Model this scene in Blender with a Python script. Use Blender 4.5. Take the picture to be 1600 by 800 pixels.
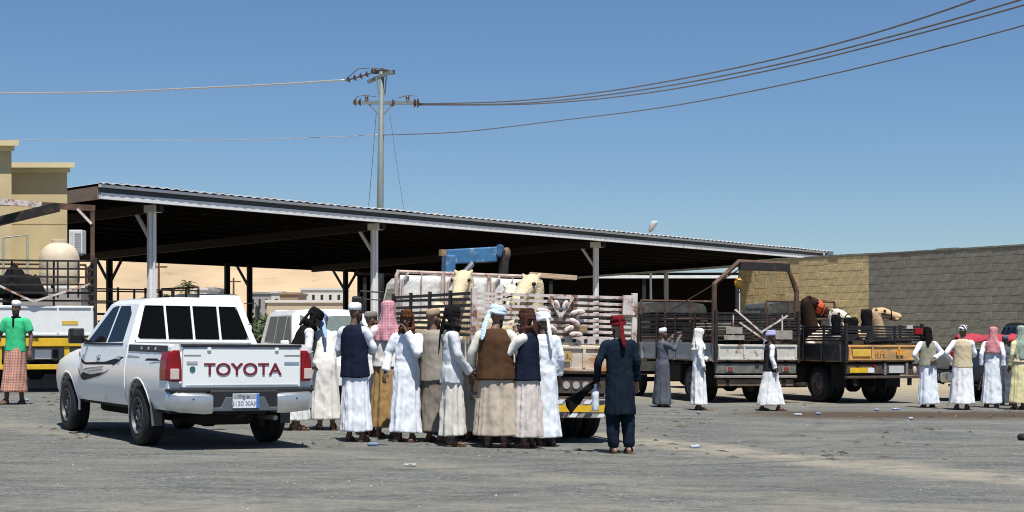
import bpy, bmesh, math, random
from mathutils import Vector, Matrix, noise
R = math.radians
random.seed(7)
SC = bpy.context.scene
for o in list(bpy.data.objects): bpy.data.objects.remove(o)
COL = SC.collection

# ---------------------------------------------------------------- camera, sky, sun, exposure
F = 2500.0 / 1600.0            # focal length in picture widths
HC = 1.4                       # eye height
cam = bpy.data.cameras.new('camera'); cam_o = bpy.data.objects.new('camera', cam); COL.objects.link(cam_o)
cam_o.location = (0, 0, HC); cam_o.rotation_euler = (R(90), 0, 0)
cam.sensor_width = 36; cam.lens = 36 * F; cam.shift_y = (525 - 400) / 1600
cam.clip_start = 0.1; cam.clip_end = 9000
SC.camera = cam_o
SUN_EL, SUN_AZ = R(68), R(165)   # azimuth clockwise from +Y (view direction)
w = bpy.data.worlds.new('World'); SC.world = w; w.use_nodes = True
nt = w.node_tree
sky = nt.nodes.new('ShaderNodeTexSky'); sky.sky_type = 'NISHITA'; sky.sun_disc = False
sky.sun_elevation = SUN_EL; sky.sun_rotation = SUN_AZ
sky.altitude = 0; sky.air_density = 1.0; sky.dust_density = 0.0; sky.ozone_density = 10.0
bg = nt.nodes['Background']; bg.inputs[1].default_value = 0.070
nt.links.new(sky.outputs[0], bg.inputs[0])
sun = bpy.data.lights.new('sun', 'SUN'); sun.energy = 5.0; sun.angle = R(0.5); sun.color = (1, .965, .90)
sun_o = bpy.data.objects.new('sun', sun); COL.objects.link(sun_o)
sd = Vector((math.sin(SUN_AZ) * math.cos(SUN_EL), math.cos(SUN_AZ) * math.cos(SUN_EL), math.sin(SUN_EL)))
sun_o.rotation_euler = sd.to_track_quat('Z', 'Y').to_euler(); sun_o.location = (10, -10, 40)
vs = SC.view_settings; vs.view_transform = 'Standard'; vs.look = 'None'; vs.exposure = 0.40; vs.gamma = 1; vs.use_curve_mapping = False
SC.cycles.max_bounces = 6; SC.cycles.diffuse_bounces = 2; SC.cycles.glossy_bounces = 3; SC.cycles.use_denoising = True; SC.cycles.filter_width = 1.05

# ---------------------------------------------------------------- terrain height and placing helpers
def sstep(t):
    t = max(0., min(1., t)); return t * t * (3 - 2 * t)
def gz(x, y):
    far = 1 - sstep((y - 60) / 60)
    return (-0.10 * math.tanh(x / 4) + 0.17 * sstep((-x - 4.5) / 3.2) * sstep((y - 21) / 5)) * far
def at(px, y): return ((px - 800) / 2500 * y, y)
def gp(px, y):
    x = (px - 800) / 2500 * y; return Vector((x, y, gz(x, y)))
def foot(px, py):
    d = 22.
    for _ in range(30): d = 2500 * (HC - gz((px - 800) / 2500 * d, d)) / (py - 525)
    return gp(px, d)
def pt(px, py, y): return Vector(((px - 800) / 2500 * y, y, HC + (525 - py) * y / 2500))

# ---------------------------------------------------------------- materials
MATS = {}
def mat(name, col, rough=.7, var=.12, scale=6., metal=0., bump=0., bscale=60., spots=None, spot_amt=.0, spot_scale=3., coat=0., stretch=None, spec=.5, rnd=0.0, alpha=None):
    if name in MATS: return MATS[name]
    m = bpy.data.materials.new(name); m.use_nodes = True; n = m.node_tree; L = n.links.new
    b = n.nodes['Principled BSDF']; b.inputs['Roughness'].default_value = rough; b.inputs['Metallic'].default_value = metal
    b.inputs['Specular IOR Level'].default_value = spec
    if coat: b.inputs['Coat Weight'].default_value = coat; b.inputs['Coat Roughness'].default_value = .05
    tc = n.nodes.new('ShaderNodeTexCoord'); vec = tc.outputs['Object']
    if stretch:
        mp = n.nodes.new('ShaderNodeMapping'); mp.inputs['Scale'].default_value = stretch; L(vec, mp.inputs[0]); vec = mp.outputs[0]
    nz = n.nodes.new('ShaderNodeTexNoise'); nz.inputs['Scale'].default_value = scale; nz.inputs['Detail'].default_value = 5; L(vec, nz.inputs['Vector'])
    cr = n.nodes.new('ShaderNodeValToRGB'); e = cr.color_ramp.elements
    e[0].position = .3; e[1].position = .7
    e[0].color = (*[c * (1 - var) for c in col], 1); e[1].color = (*[min(1, c * (1 + var)) for c in col], 1)
    L(nz.outputs['Fac'], cr.inputs[0]); out = cr.outputs[0]
    if rnd:
        oi = n.nodes.new('ShaderNodeObjectInfo'); mr = n.nodes.new('ShaderNodeMapRange'); mr.inputs[3].default_value = 1 - rnd; mr.inputs[4].default_value = 1 + rnd
        L(oi.outputs['Random'], mr.inputs[0]); mx = n.nodes.new('ShaderNodeMix'); mx.data_type = 'RGBA'; mx.blend_type = 'MULTIPLY'; mx.inputs[0].default_value = 1
        L(out, mx.inputs[6]); L(mr.outputs[0], mx.inputs[7]); out = mx.outputs[2]
    if spots:
        n2 = n.nodes.new('ShaderNodeTexNoise'); n2.inputs['Scale'].default_value = spot_scale; n2.inputs['Detail'].default_value = 9; n2.inputs['Roughness'].default_value = .68; L(vec, n2.inputs['Vector'])
        r2 = n.nodes.new('ShaderNodeValToRGB'); r2.color_ramp.elements[0].position = .62 - spot_amt; r2.color_ramp.elements[1].position = .72 - spot_amt
        L(n2.outputs['Fac'], r2.inputs[0])
        mx = n.nodes.new('ShaderNodeMix'); mx.data_type = 'RGBA'; L(r2.outputs[0], mx.inputs[0]); L(out, mx.inputs[6]); mx.inputs[7].default_value = (*spots, 1); out = mx.outputs[2]
        rr = n.nodes.new('ShaderNodeMapRange'); rr.inputs[3].default_value = rough; rr.inputs[4].default_value = .85; L(r2.outputs[0], rr.inputs[0]); L(rr.outputs[0], b.inputs['Roughness'])
    L(out, b.inputs['Base Color'])
    if bump:
        n3 = n.nodes.new('ShaderNodeTexNoise'); n3.inputs['Scale'].default_value = bscale; n3.inputs['Detail'].default_value = 4; L(vec, n3.inputs['Vector'])
        bp = n.nodes.new('ShaderNodeBump'); bp.inputs['Strength'].default_value = bump; bp.inputs['Distance'].default_value = .02; L(n3.outputs['Fac'], bp.inputs['Height']); L(bp.outputs[0], b.inputs['Normal'])
    MATS[name] = m; return m

def cloth(name, col, var=.08, pattern=None, pcol=None, pscale=14.):
    if name in MATS: return MATS[name]
    m = mat(name, col, rough=.95, var=var, scale=4, bump=.22, bscale=9., spec=.06, stretch=(1.6, 1.6, .55))
    n = m.node_tree; L = n.links.new; b = n.nodes['Principled BSDF']
    if pattern:
        tc = n.nodes.new('ShaderNodeTexCoord'); src = b.inputs['Base Color'].links[0].from_socket
        masks = []
        for d in (('X', 'Z') if pattern == 'check' else ('DIAGONAL',)):
            wv = n.nodes.new('ShaderNodeTexWave'); wv.bands_direction = d; wv.inputs['Scale'].default_value = pscale; wv.inputs['Distortion'].default_value = 1.2; wv.inputs['Detail'].default_value = 1
            L(tc.outputs['Object'], wv.inputs['Vector']); masks.append(wv.outputs['Fac'])
        f = masks[0]
        if len(masks) == 2:
            mm = n.nodes.new('ShaderNodeMath'); mm.operation = 'MULTIPLY'; L(masks[0], mm.inputs[0]); L(masks[1], mm.inputs[1]); f = mm.outputs[0]
        r = n.nodes.new('ShaderNodeValToRGB'); r.color_ramp.elements[0].position = .35; r.color_ramp.elements[1].position = .6; L(f, r.inputs[0])
        mx = n.nodes.new('ShaderNodeMix'); mx.data_type = 'RGBA'; L(r.outputs[0], mx.inputs[0]); L(src, mx.inputs[6]); mx.inputs[7].default_value = (*pcol, 1); L(mx.outputs[2], b.inputs['Base Color'])
    return m

RUST = (.20, .075, .03)
white_paint = mat('white_car_paint', (.80, .82, .82), rough=.30, var=.04, scale=2, coat=.5, spots=(.66, .64, .58), spot_amt=.02, spot_scale=2.2)
black_plastic = mat('black_plastic', (.015, .015, .017), rough=.5, var=.2)
black_metal = mat('black_painted_metal', (.016, .015, .016), rough=.55, var=.35, scale=9, spots=(.09, .045, .03), spot_amt=.0, spot_scale=5)
rubber = mat('tyre_rubber', (.011, .0105, .010), rough=.85, var=.3, scale=12, bump=.3)
chrome = mat('chrome', (.66, .67, .69), rough=.33, metal=.85, var=.08)
steel = mat('dull_steel', (.30, .30, .31), rough=.5, metal=.6, var=.2)
glass_dark = mat('dark_glass', (.004, .004, .004), rough=.10, var=.1, spec=.12)
glass_grey = mat('grey_glass', (.11, .135, .13), rough=.4, var=.15, spec=.2)
glass_green = mat('greenish_glass', (.20, .25, .17), rough=.12, var=.2)
red_lens = mat('red_lens', (.22, .006, .010), rough=.25, var=.25, coat=.15, spec=.3)
clear_lens = mat('clear_lens', (.55, .45, .42), rough=.15, var=.15, coat=.5)
amber = mat('amber_paint', (.80, .36, .02), rough=.5, var=.15)
yellow = mat('yellow_paint', (.70, .43, .02), rough=.5, var=.15, spots=(.35, .22, .06), spot_amt=.0)
plate_white = mat('plate_white', (.72, .74, .78), rough=.4, var=.03)
plate_blue = mat('plate_blue', (.05, .17, .55), rough=.4, var=.05)
ink = mat('dark_ink', (.03, .03, .04), rough=.6, var=.1)
letter_red = mat('letter_dark_red', (.16, .006, .02), rough=.4, var=.1)
worn_white = mat('worn_white_paint', (.58, .56, .50), rough=.55, var=.16, scale=3, spots=RUST, spot_amt=.085, spot_scale=3.2)
worn_cream = mat('worn_cream_paint', (.62, .53, .42), rough=.55, var=.18, scale=3, spots=(.42, .18, .06), spot_amt=.15, spot_scale=2.6, stretch=(.5, 1, 2.2))
worn_orange = mat('worn_orange_paint', (.56, .31, .10), rough=.65, var=.3, scale=3, spots=(.30, .20, .12), spot_amt=.12, spot_scale=3.5, stretch=(.5, 1, 2.4))
rail_white = mat('worn_white_rail', (.62, .55, .51), rough=.55, var=.2, scale=5, spots=(.22, .09, .05), spot_amt=.12, spot_scale=6)
rail_dark = mat('dark_rusty_rail', (.020, .015, .013), rough=.65, var=.4, scale=6, spots=(.10, .048, .03), spot_amt=.05, spot_scale=6)
rust_brown = mat('rusty_brown_steel', (.10, .05, .03), rough=.7, var=.4, scale=6, spots=(.17, .10, .06), spot_amt=.06)
truck_blue = mat('pale_blue_grey_paint', (.34, .38, .39), rough=.5, var=.12, spots=(.16, .10, .07), spot_amt=.05)
truck_grey = mat('dark_grey_truck_paint', (.055, .055, .05), rough=.6, var=.3, spots=(.16, .12, .09), spot_amt=.05)
dark_under = mat('dark_chassis', (.012, .011, .010), rough=.85, var=.3)
wood = mat('old_wood', (.30, .20, .11), rough=.85, var=.3, scale=4, stretch=(1, 1, 9), bump=.3)
crane_blue = mat('crane_blue_paint', (.045, .16, .32), rough=.55, var=.2, spots=(.38, .42, .45), spot_amt=.11, spot_scale=2.5)
quilt = mat('white_quilted_sheet', (.58, .58, .57), rough=.85, var=.16, scale=10, bump=.6, bscale=14)

# ---------------------------------------------------------------- mesh builder
class MB:
    def __init__(s): s.v = []; s.f = []; s.m = []
    def add(s, vs_, fs, mi=0):
        o = len(s.v); s.v += [Vector(v) for v in vs_]; s.f += [[i + o for i in f] for f in fs]; s.m += [mi] * len(fs); return s
    def box(s, x0, x1, y0, y1, z0, z1, mi=0, rot=None):
        vs_ = [(x, y, z) for z in (z0, z1) for y in (y0, y1) for x in (x0, x1)]
        return s.add(vs_, [(0, 2, 3, 1), (4, 5, 7, 6), (0, 1, 5, 4), (2, 6, 7, 3), (0, 4, 6, 2), (1, 3, 7, 5)], mi)
    def bar(s, a, b, w_, h_=None, mi=0, up=(0, 0, 1)):
        a = Vector(a); b = Vector(b); h_ = h_ or w_; d = (b - a).normalized(); u = Vector(up)
        if abs(d.dot(u)) > .97: u = Vector((0, 1, 0))
        r = d.cross(u).normalized() * (w_ / 2); u = r.cross(d).normalized() * (h_ / 2)
        vs_ = [a - r - u, a + r - u, a + r + u, a - r + u, b - r - u, b + r - u, b + r + u, b - r + u]
        return s.add(vs_, [(3, 2, 1, 0), (4, 5, 6, 7), (0, 1, 5, 4), (1, 2, 6, 5), (2, 3, 7, 6), (3, 0, 4, 7)], mi)
    def loft(s, rings, mi=0, cap=True, closed=True):
        n = len(rings[0]); o = len(s.v)
        for r in rings: s.v += [Vector(p) for p in r]
        k = n if closed else n - 1
        for i in range(len(rings) - 1):
            for j in range(k):
                a = o + i * n + j; b = o + i * n + (j + 1) % n
                s.f.append([a, b, b + n, a + n]); s.m.append(mi)
        if cap:
            s.f.append([o + j for j in range(n)][::-1]); s.m.append(mi)
            s.f.append([o + (len(rings) - 1) * n + j for j in range(n)]); s.m.append(mi)
        return s
    def tube(s, pts, rad, n=8, mi=0, flat=1., cap=True):
        pts = [Vector(p) for p in pts]
        if not isinstance(rad, (list, tuple)): rad = [rad] * len(pts)
        rings = []; ref = None
        for i, p in enumerate(pts):
            d = (pts[min(i + 1, len(pts) - 1)] - pts[max(i - 1, 0)]).normalized()
            if ref is None: ref = Vector((0, 0, 1)) if abs(d.z) < .9 else Vector((0, 1, 0))
            r = d.cross(ref)
            if r.length < 1e-4: r = d.orthogonal()
            r.normalize(); u = r.cross(d).normalized(); ref = u
            rings.append([p + r * (math.cos(2 * math.pi * k / n) * rad[i]) + u * (math.sin(2 * math.pi * k / n) * rad[i] * flat) for k in range(n)])
        return s.loft(rings, mi, cap)
    def ball(s, c, r, n=12, m=8, mi=0):
        c = Vector(c); r = Vector(r) if hasattr(r, '__len__') else Vector((r, r, r)); rings = []
        for i in range(1, m):
            a = math.pi * i / m - math.pi / 2
            rings.append([c + Vector((math.cos(a) * math.cos(2 * math.pi * k / n) * r.x, math.cos(a) * math.sin(2 * math.pi * k / n) * r.y, math.sin(a) * r.z)) for k in range(n)])
        return s.loft(rings, mi)
    def cyl(s, a, b, r, n=16, mi=0, r2=None): return s.tube([a, b], [r, r if r2 is None else r2], n, mi)
    def prism(s, poly, axis, a0, a1, mi=0):
        def mk(p, a): return {'x': (a, p[0], p[1]), 'y': (p[0], a, p[1]), 'z': (p[0], p[1], a)}[axis]
        n = len(poly); vs_ = [mk(p, a0) for p in poly] + [mk(p, a1) for p in poly]
        fs = [list(range(n))[::-1], list(range(n, 2 * n))] + [[i, (i + 1) % n, (i + 1) % n + n, i + n] for i in range(n)]
        return s.add(vs_, fs, mi)
    def xf(s, fn): s.v = [Vector(fn(v)) for v in s.v]; return s
    def mesh(s, name, mats, smooth=False):
        me = bpy.data.meshes.new(name); me.from_pydata(s.v, [], s.f)
        for m in (mats if isinstance(mats, (list, tuple)) else [mats]): me.materials.append(m)
        me.polygons.foreach_set('material_index', s.m)
        bm = bmesh.new(); bm.from_mesh(me); bmesh.ops.recalc_face_normals(bm, faces=bm.faces); bm.to_mesh(me); bm.free()
        if smooth: me.polygons.foreach_set('use_smooth', [True] * len(me.polygons))
        me.update(); return me
    def build(s, name, mats, parent=None, smooth=False, bevel=0., seg=2, loc=None):
        o = bpy.data.objects.new(name, s.mesh(name, mats, smooth)); COL.objects.link(o)
        if parent: o.parent = parent
        if loc: o.location = loc
        if bevel:
            b = o.modifiers.new('bevel', 'BEVEL'); b.width = bevel; b.segments = seg; b.limit_method = 'ANGLE'; b.angle_limit = R(40)
            if smooth: b.harden_normals = False
        return o
def share(name, me, parent, loc=(0, 0, 0), rot=(0, 0, 0), sc=None):
    o = bpy.data.objects.new(name, me); COL.objects.link(o); o.parent = parent; o.location = loc; o.rotation_euler = rot
    if sc: o.scale = sc
    return o
def tag(o, label=None, cat=None, group=None, kind=None):
    if label: o['label'] = label
    if cat: o['category'] = cat
    if group: o['group'] = group
    if kind: o['kind'] = kind
    return o
def empty(name, loc=(0, 0, 0), rz=0., label=None, cat=None, group=None, rx=0., ry=0.):
    o = bpy.data.objects.new(name, None); COL.objects.link(o); o.location = loc; o.rotation_euler = (rx, ry, rz); o.empty_display_size = .2
    return tag(o, label, cat, group)
def smooth_by_angle(me, ang=35):
    bm = bmesh.new(); bm.from_mesh(me)
    for f in bm.faces: f.smooth = True
    for e in bm.edges:
        if len(e.link_faces) == 2 and e.calc_face_angle(0) > R(ang): e.smooth = False
    bm.to_mesh(me); bm.free()
def evaluated(o, name):
    dg = bpy.context.evaluated_depsgraph_get(); me = bpy.data.meshes.new_from_object(o.evaluated_get(dg)); me.name = name
    return me
def remeshed(mb, name, mats, voxel, iters=4, fac=.5):
    o = bpy.data.objects.new('tmp', mb.mesh('tmp', mats)); COL.objects.link(o)
    r = o.modifiers.new('r', 'REMESH'); r.mode = 'VOXEL'; r.voxel_size = voxel; r.use_smooth_shade = True
    s_ = o.modifiers.new('s', 'SMOOTH'); s_.iterations = iters; s_.factor = fac
    me = evaluated(o, name); old = o.data; bpy.data.objects.remove(o); bpy.data.meshes.remove(old)
    if not me.materials:
        for m in (mats if isinstance(mats, (list, tuple)) else [mats]): me.materials.append(m)
    return me
def boolean(o, cutters):
    """cut closed cutter meshes (MB) out of o's mesh, applied"""
    cs = []
    for c in cutters:
        co = bpy.data.objects.new('cut', c.mesh('cut', o.data.materials[0])); COL.objects.link(co); cs.append(co)
        m = o.modifiers.new('b', 'BOOLEAN'); m.operation = 'DIFFERENCE'; m.object = co; m.solver = 'EXACT'
    me = evaluated(o, o.data.name); o.modifiers.clear(); old = o.data; o.data = me; bpy.data.meshes.remove(old)
    for c in cs: d = c.data; bpy.data.objects.remove(c); bpy.data.meshes.remove(d)
    return o
def text_mesh(s, size, depth=.003, font_scale=(1, 1)):
    c = bpy.data.curves.new('t', 'FONT'); c.body = s; c.size = size; c.extrude = depth; c.align_x = 'CENTER'; c.align_y = 'CENTER'; c.offset = size * .012
    o = bpy.data.objects.new('t', c); COL.objects.link(o); me = evaluated(o, 'lettering'); bpy.data.objects.remove(o); bpy.data.curves.remove(c); return me
def lettering(s, size, m, parent, loc, rot=(math.pi / 2, 0, 0), sx=1., depth=.003):
    me = text_mesh(s, size, depth); me.materials.clear(); me.materials.append(m)
    return share('lettering', me, parent, loc, rot, (sx, 1, 1))
def place(root, x, y, yaw):
    """sit a vehicle on the sloping ground, heading yaw degrees left of the view direction"""
    c, s_ = math.cos(R(yaw)), math.sin(R(yaw)); fx, fy = -s_, c; rx, ry = c, s_
    cx, cy = x + fx * 2.3, y + fy * 2.3
    pit = math.atan((gz(cx + fx * 1.6, cy + fy * 1.6) - gz(cx - fx * 1.6, cy - fy * 1.6)) / 3.2)
    rol = math.atan((gz(cx + rx * .8, cy + ry * .8) - gz(cx - rx * .8, cy - ry * .8)) / 1.6)
    root.location = (x, y, gz(cx, cy) - 2.3 * math.tan(pit)); root.rotation_mode = 'XYZ'
    root.rotation_euler = (pit, -rol, R(yaw))
# ================================================================ GROUND
def ground_mat():
    m = bpy.data.materials.new('dusty_asphalt'); m.use_nodes = True; n = m.node_tree; L = n.links.new; b = n.nodes['Principled BSDF']
    b.inputs['Roughness'].default_value = .95; b.inputs['Specular IOR Level'].default_value = .2
    g = n.nodes.new('ShaderNodeNewGeometry'); P = g.outputs['Position']
    def nz(scale, det=6, rough=.6, st=None):
        v = P
        if st: mp = n.nodes.new('ShaderNodeMapping'); mp.inputs['Scale'].default_value = st; mp.inputs['Rotation'].default_value = (0, 0, R(-14)); L(P, mp.inputs[0]); v = mp.outputs[0]
        t = n.nodes.new('ShaderNodeTexNoise'); t.inputs['Scale'].default_value = scale; t.inputs['Detail'].default_value = det; t.inputs['Roughness'].default_value = rough; L(v, t.inputs['Vector']); return t.outputs['Fac']
    def ramp(f, p0, p1, c0=(0, 0, 0, 1), c1=(1, 1, 1, 1)):
        r = n.nodes.new('ShaderNodeValToRGB'); e = r.color_ramp.elements; e[0].position = p0; e[1].position = p1; e[0].color = c0; e[1].color = c1; L(f, r.inputs[0]); return r.outputs[0]
    def mix(f, a, c, mode='MIX'):
        x = n.nodes.new('ShaderNodeMix'); x.data_type = 'RGBA'; x.blend_type = mode
        (L(f, x.inputs[0]) if not isinstance(f, float) else setattr(x.inputs[0], 'default_value', f))
        for s_, i in ((a, 6), (c, 7)):
            if isinstance(s_, tuple): x.inputs[i].default_value = s_
            else: L(s_, x.inputs[i])
        return x.outputs[2]
    def mul(a, c):
        x = n.nodes.new('ShaderNodeMath'); x.operation = 'MULTIPLY'; L(a, x.inputs[0])
        (L(c, x.inputs[1]) if not isinstance(c, float) else setattr(x.inputs[1], 'default_value', c)); return x.outputs[0]
    base = ramp(nz(26, 8, .75), .3, .72, (.072, .077, .076, 1), (.192, .197, .190, 1))
    base = mix(ramp(nz(150, 3, .7), .56, .70), base, (.30, .29, .255, 1))
    base = mix(mul(ramp(nz(120, 2, .7), .58, .66), .55), base, (.07, .07, .068, 1))
    base = mix(1.0, base, ramp(nz(3.2, 9, .72, (.45, 1.5, 1)), .30, .70, (.60, .61, .60, 1), (1.30, 1.30, 1.28, 1)), 'MULTIPLY')
    base = mix(1.0, base, ramp(nz(13., 5, .75), .36, .64, (.68, .68, .68, 1), (1.28, 1.28, 1.25, 1)), 'MULTIPLY')
    base = mix(mul(ramp(nz(9., 6, .7, (.5, 1.4, 1)), .60, .68), .6), base, (.30, .285, .25, 1))
    base = mix(mul(ramp(nz(.55, 6, .62, (1, 2.2, 1)), .44, .66), .5), base, (.24, .225, .185, 1))      # dust drifts
    base = mix(mul(ramp(nz(.35, 5, .6), .5, .72), .5), base, (.085, .09, .088, 1))                      # oily darker patches
    base = mix(mul(ramp(nz(2.2, 5, .7, (.18, 1.8, 1)), .55, .75), .4), base, (.11, .115, .11, 1))        # skid streaks
    sep = n.nodes.new('ShaderNodeSeparateXYZ'); L(P, sep.inputs[0])
    def band(k, c, wdt, amp=.9, ns=.45, xr=None):            # a wandering stripe y = k*x + c
        t = n.nodes.new('ShaderNodeMath'); t.operation = 'MULTIPLY_ADD'; L(sep.outputs[0], t.inputs[0]); t.inputs[1].default_value = -k; L(sep.outputs[1], t.inputs[2])
        u = n.nodes.new('ShaderNodeMath'); u.operation = 'MULTIPLY_ADD'; L(nz(ns, 4, .65), u.inputs[0]); u.inputs[1].default_value = amp * 2; L(t.outputs[0], u.inputs[2])
        a = n.nodes.new('ShaderNodeMath'); a.operation = 'SUBTRACT'; L(u.outputs[0], a.inputs[0]); a.inputs[1].default_value = c + amp
        q = n.nodes.new('ShaderNodeMath'); q.operation = 'ABSOLUTE'; L(a.outputs[0], q.inputs[0])
        f = ramp(mul(q.outputs[0], 1. / wdt), .35, 1., (1, 1, 1, 1), (0, 0, 0, 1))
        if xr is not None: 
            z = n.nodes.new('ShaderNodeMapRange'); z.inputs[1].default_value = xr[0]; z.inputs[2].default_value = xr[1]; L(sep.outputs[0], z.inputs[0]); f = mul(f, z.outputs[0])
        return f
    br = ramp(nz(1.6, 6, .7), .35, .6)
    base = mix(mul(mul(band(-1.55, 24.6, 1.7, .7, .5, (-.2, 1.2)), br), .8), base, (.34, .305, .235, 1))   # sand streak
    base = mix(mul(mul(band(-.9, 16.3, .8, .6), br), .5), base, (.26, .24, .19, 1))
    base = mix(mul(mul(band(.12, 13.0, .7, .8), br), .5), base, (.27, .25, .205, 1))
    for cx_, cy_, rd_, wd_ in ((2.4, 8.2, 5.6, .10), (2.9, 8.0, 7.0, .10), (-9, 30, 14.5, .12), (-9.3, 30.2, 16.0, .12), (9, 8, 11.0, .11), (9.2, 7.6, 12.6, .11)):   # curving tyre marks
        sb_ = n.nodes.new('ShaderNodeVectorMath'); sb_.operation = 'SUBTRACT'; L(P, sb_.inputs[0]); sb_.inputs[1].default_value = (cx_, cy_, 0)
        ln_ = n.nodes.new('ShaderNodeVectorMath'); ln_.operation = 'LENGTH'; L(sb_.outputs[0], ln_.inputs[0])
        df_ = n.nodes.new('ShaderNodeMath'); df_.operation = 'SUBTRACT'; L(ln_.outputs['Value'], df_.inputs[0]); df_.inputs[1].default_value = rd_
        ab_ = n.nodes.new('ShaderNodeMath'); ab_.operation = 'ABSOLUTE'; L(df_.outputs[0], ab_.inputs[0])
        base = mix(mul(mul(ramp(mul(ab_.outputs[0], 1. / wd_), .4, 1., (1, 1, 1, 1), (0, 0, 0, 1)), ramp(nz(1.1, 4, .6), .42, .62)), .5), base, (.075, .077, .075, 1))
    base = mix(mul(band(.02, 30.2, 2.0, .5, .35, (3.6, 5.5)), .95), base, (.075, .052, .034, 1))            # muddy strip by the trucks
    far = n.nodes.new('ShaderNodeMapRange'); far.inputs[1].default_value = 33; far.inputs[2].default_value = 48; L(sep.outputs[1], far.inputs[0])
    base = mix(far.outputs[0], base, mix(nz(.8, 6), (.30, .24, .155, 1), (.42, .35, .24, 1)))
    L(base, b.inputs['Base Color'])
    bp = n.nodes.new('ShaderNodeBump'); bp.inputs['Strength'].default_value = .6; bp.inputs['Distance'].default_value = .03; L(nz(45, 7, .75), bp.inputs['Height']); L(bp.outputs[0], b.inputs['Normal'])
    return m
def axis(a, b, fine0, fine1, st, gr=1.25):
    v = []; t = fine0
    while t < fine1: v.append(t); t += st
    s_ = st
    while t < b: v.append(t); s_ *= gr; t += s_
    v.append(b); s_ = st; t = fine0 - st
    while t > a: v.insert(0, t); s_ *= gr; t -= s_
    v.insert(0, a); return v
gx = axis(-3500, 3500, -20, 22, .5); gy = axis(-200, 5000, 6, 62, .5)
mb = MB(); mb.v = [Vector((x, y, gz(x, y) + .012 * noise.noise(Vector((x * .7, y * .7, 0))))) for y in gy for x in gx]
nx = len(gx); mb.f = [[j * nx + i, j * nx + i + 1, (j + 1) * nx + i + 1, (j + 1) * nx + i] for j in range(len(gy) - 1) for i in range(nx - 1)]; mb.m = [0] * len(mb.f)
tag(mb.build('ground', ground_mat(), smooth=True), kind='structure')
# loose stones, one uncountable scatter
mb = MB(); rs = random.Random(3)
for _ in range(1500):
    y = 11 + 30 * rs.random() ** 1.6; x = rs.uniform(-.36, .36) * y * 1.05; r = rs.uniform(.005, .014) * (1.6 if rs.random() < .06 else 1)
    z = gz(x, y); a = rs.random() * 6
    vs_ = [(x + r * math.cos(a + k * 1.57), y + r * math.sin(a + k * 1.57) * rs.uniform(.7, 1.3), z - .004) for k in range(4)] + [(x + r * .3, y, z + r * rs.uniform(.5, 1))]
    mb.add(vs_, [(0, 1, 4), (1, 2, 4), (2, 3, 4), (3, 0, 4)])
tag(mb.build('gravel', mat('pale_stones', (.26, .25, .22), rough=.95, var=.35, scale=3)), 'loose pale stones scattered over the lot', 'gravel', kind='stuff')

mb = MB(); rs = random.Random(9)
for _ in range(800):
    y = rs.uniform(19, 36); x = rs.uniform(-.30, .34) * y; cl_ = noise.noise(Vector((x * .35, y * .35, 7)))
    if cl_ < rs.uniform(-.15, .25): continue
    z = gz(x, y) + .012; a = rs.random() * 6.28; l = rs.uniform(.03, .11); wd_ = rs.uniform(.006, .02); dx, dy = math.cos(a), math.sin(a)
    mb.add([(x - dx * l - dy * wd_, y - dy * l + dx * wd_, z - .008), (x + dx * l - dy * wd_, y + dy * l + dx * wd_, z - .008), (x + dx * l + dy * wd_, y + dy * l - dx * wd_, z - .008), (x - dx * l + dy * wd_, y - dy * l - dx * wd_, z - .008), (x, y, z + wd_)], [(0, 1, 4), (1, 2, 4), (2, 3, 4), (3, 0, 4)])
tag(mb.build('straw_litter', mat('dark_straw', (.09, .078, .055), rough=.95, var=.5, scale=2)), 'bits of straw and dung trodden into the lot', 'straw', kind='stuff')

# ================================================================ HILLS AND FAR SETTLEMENT
def hill_mat():
    m = mat('desert_hill', (.46, .345, .22), rough=1., var=.2, scale=.03, bump=1., bscale=.10, spots=(.27, .20, .12), spot_amt=.03, spot_scale=.14, spec=.05)
    return m
mb = MB(); nxh, nyh = 120, 50
def hillz(x, y):
    t = (y - 420) / 420; p = sstep(t * 1.6) * (1 - .25 * sstep((t - .6) / .4))
    env = sstep((x + 900) / 200) * (1 - sstep((x + 60) / 160))
    n1 = noise.fractal(Vector((x * .0045, y * .0045, 1.3)), 1., 2., 6)
    rid = abs(noise.noise(Vector((x * .009 + y * .004, y * .006, 4.))))
    return env * p * (74 + 16 * n1 - 26 * (1 - rid) * .6 + 9 * math.sin(x * .012)) - .8
for j in range(nyh):
    for i in range(nxh):
        x = -900 + 1080 * i / (nxh - 1); y = 400 + 460 * j / (nyh - 1); mb.v.append(Vector((x, y, hillz(x, y))))
mb.f = [[j * nxh + i, j * nxh + i + 1, (j + 1) * nxh + i + 1, (j + 1) * nxh + i] for j in range(nyh - 1) for i in range(nxh - 1)]; mb.m = [0] * len(mb.f)
tag(mb.build('hills', hill_mat(), smooth=True), kind='structure')

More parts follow.
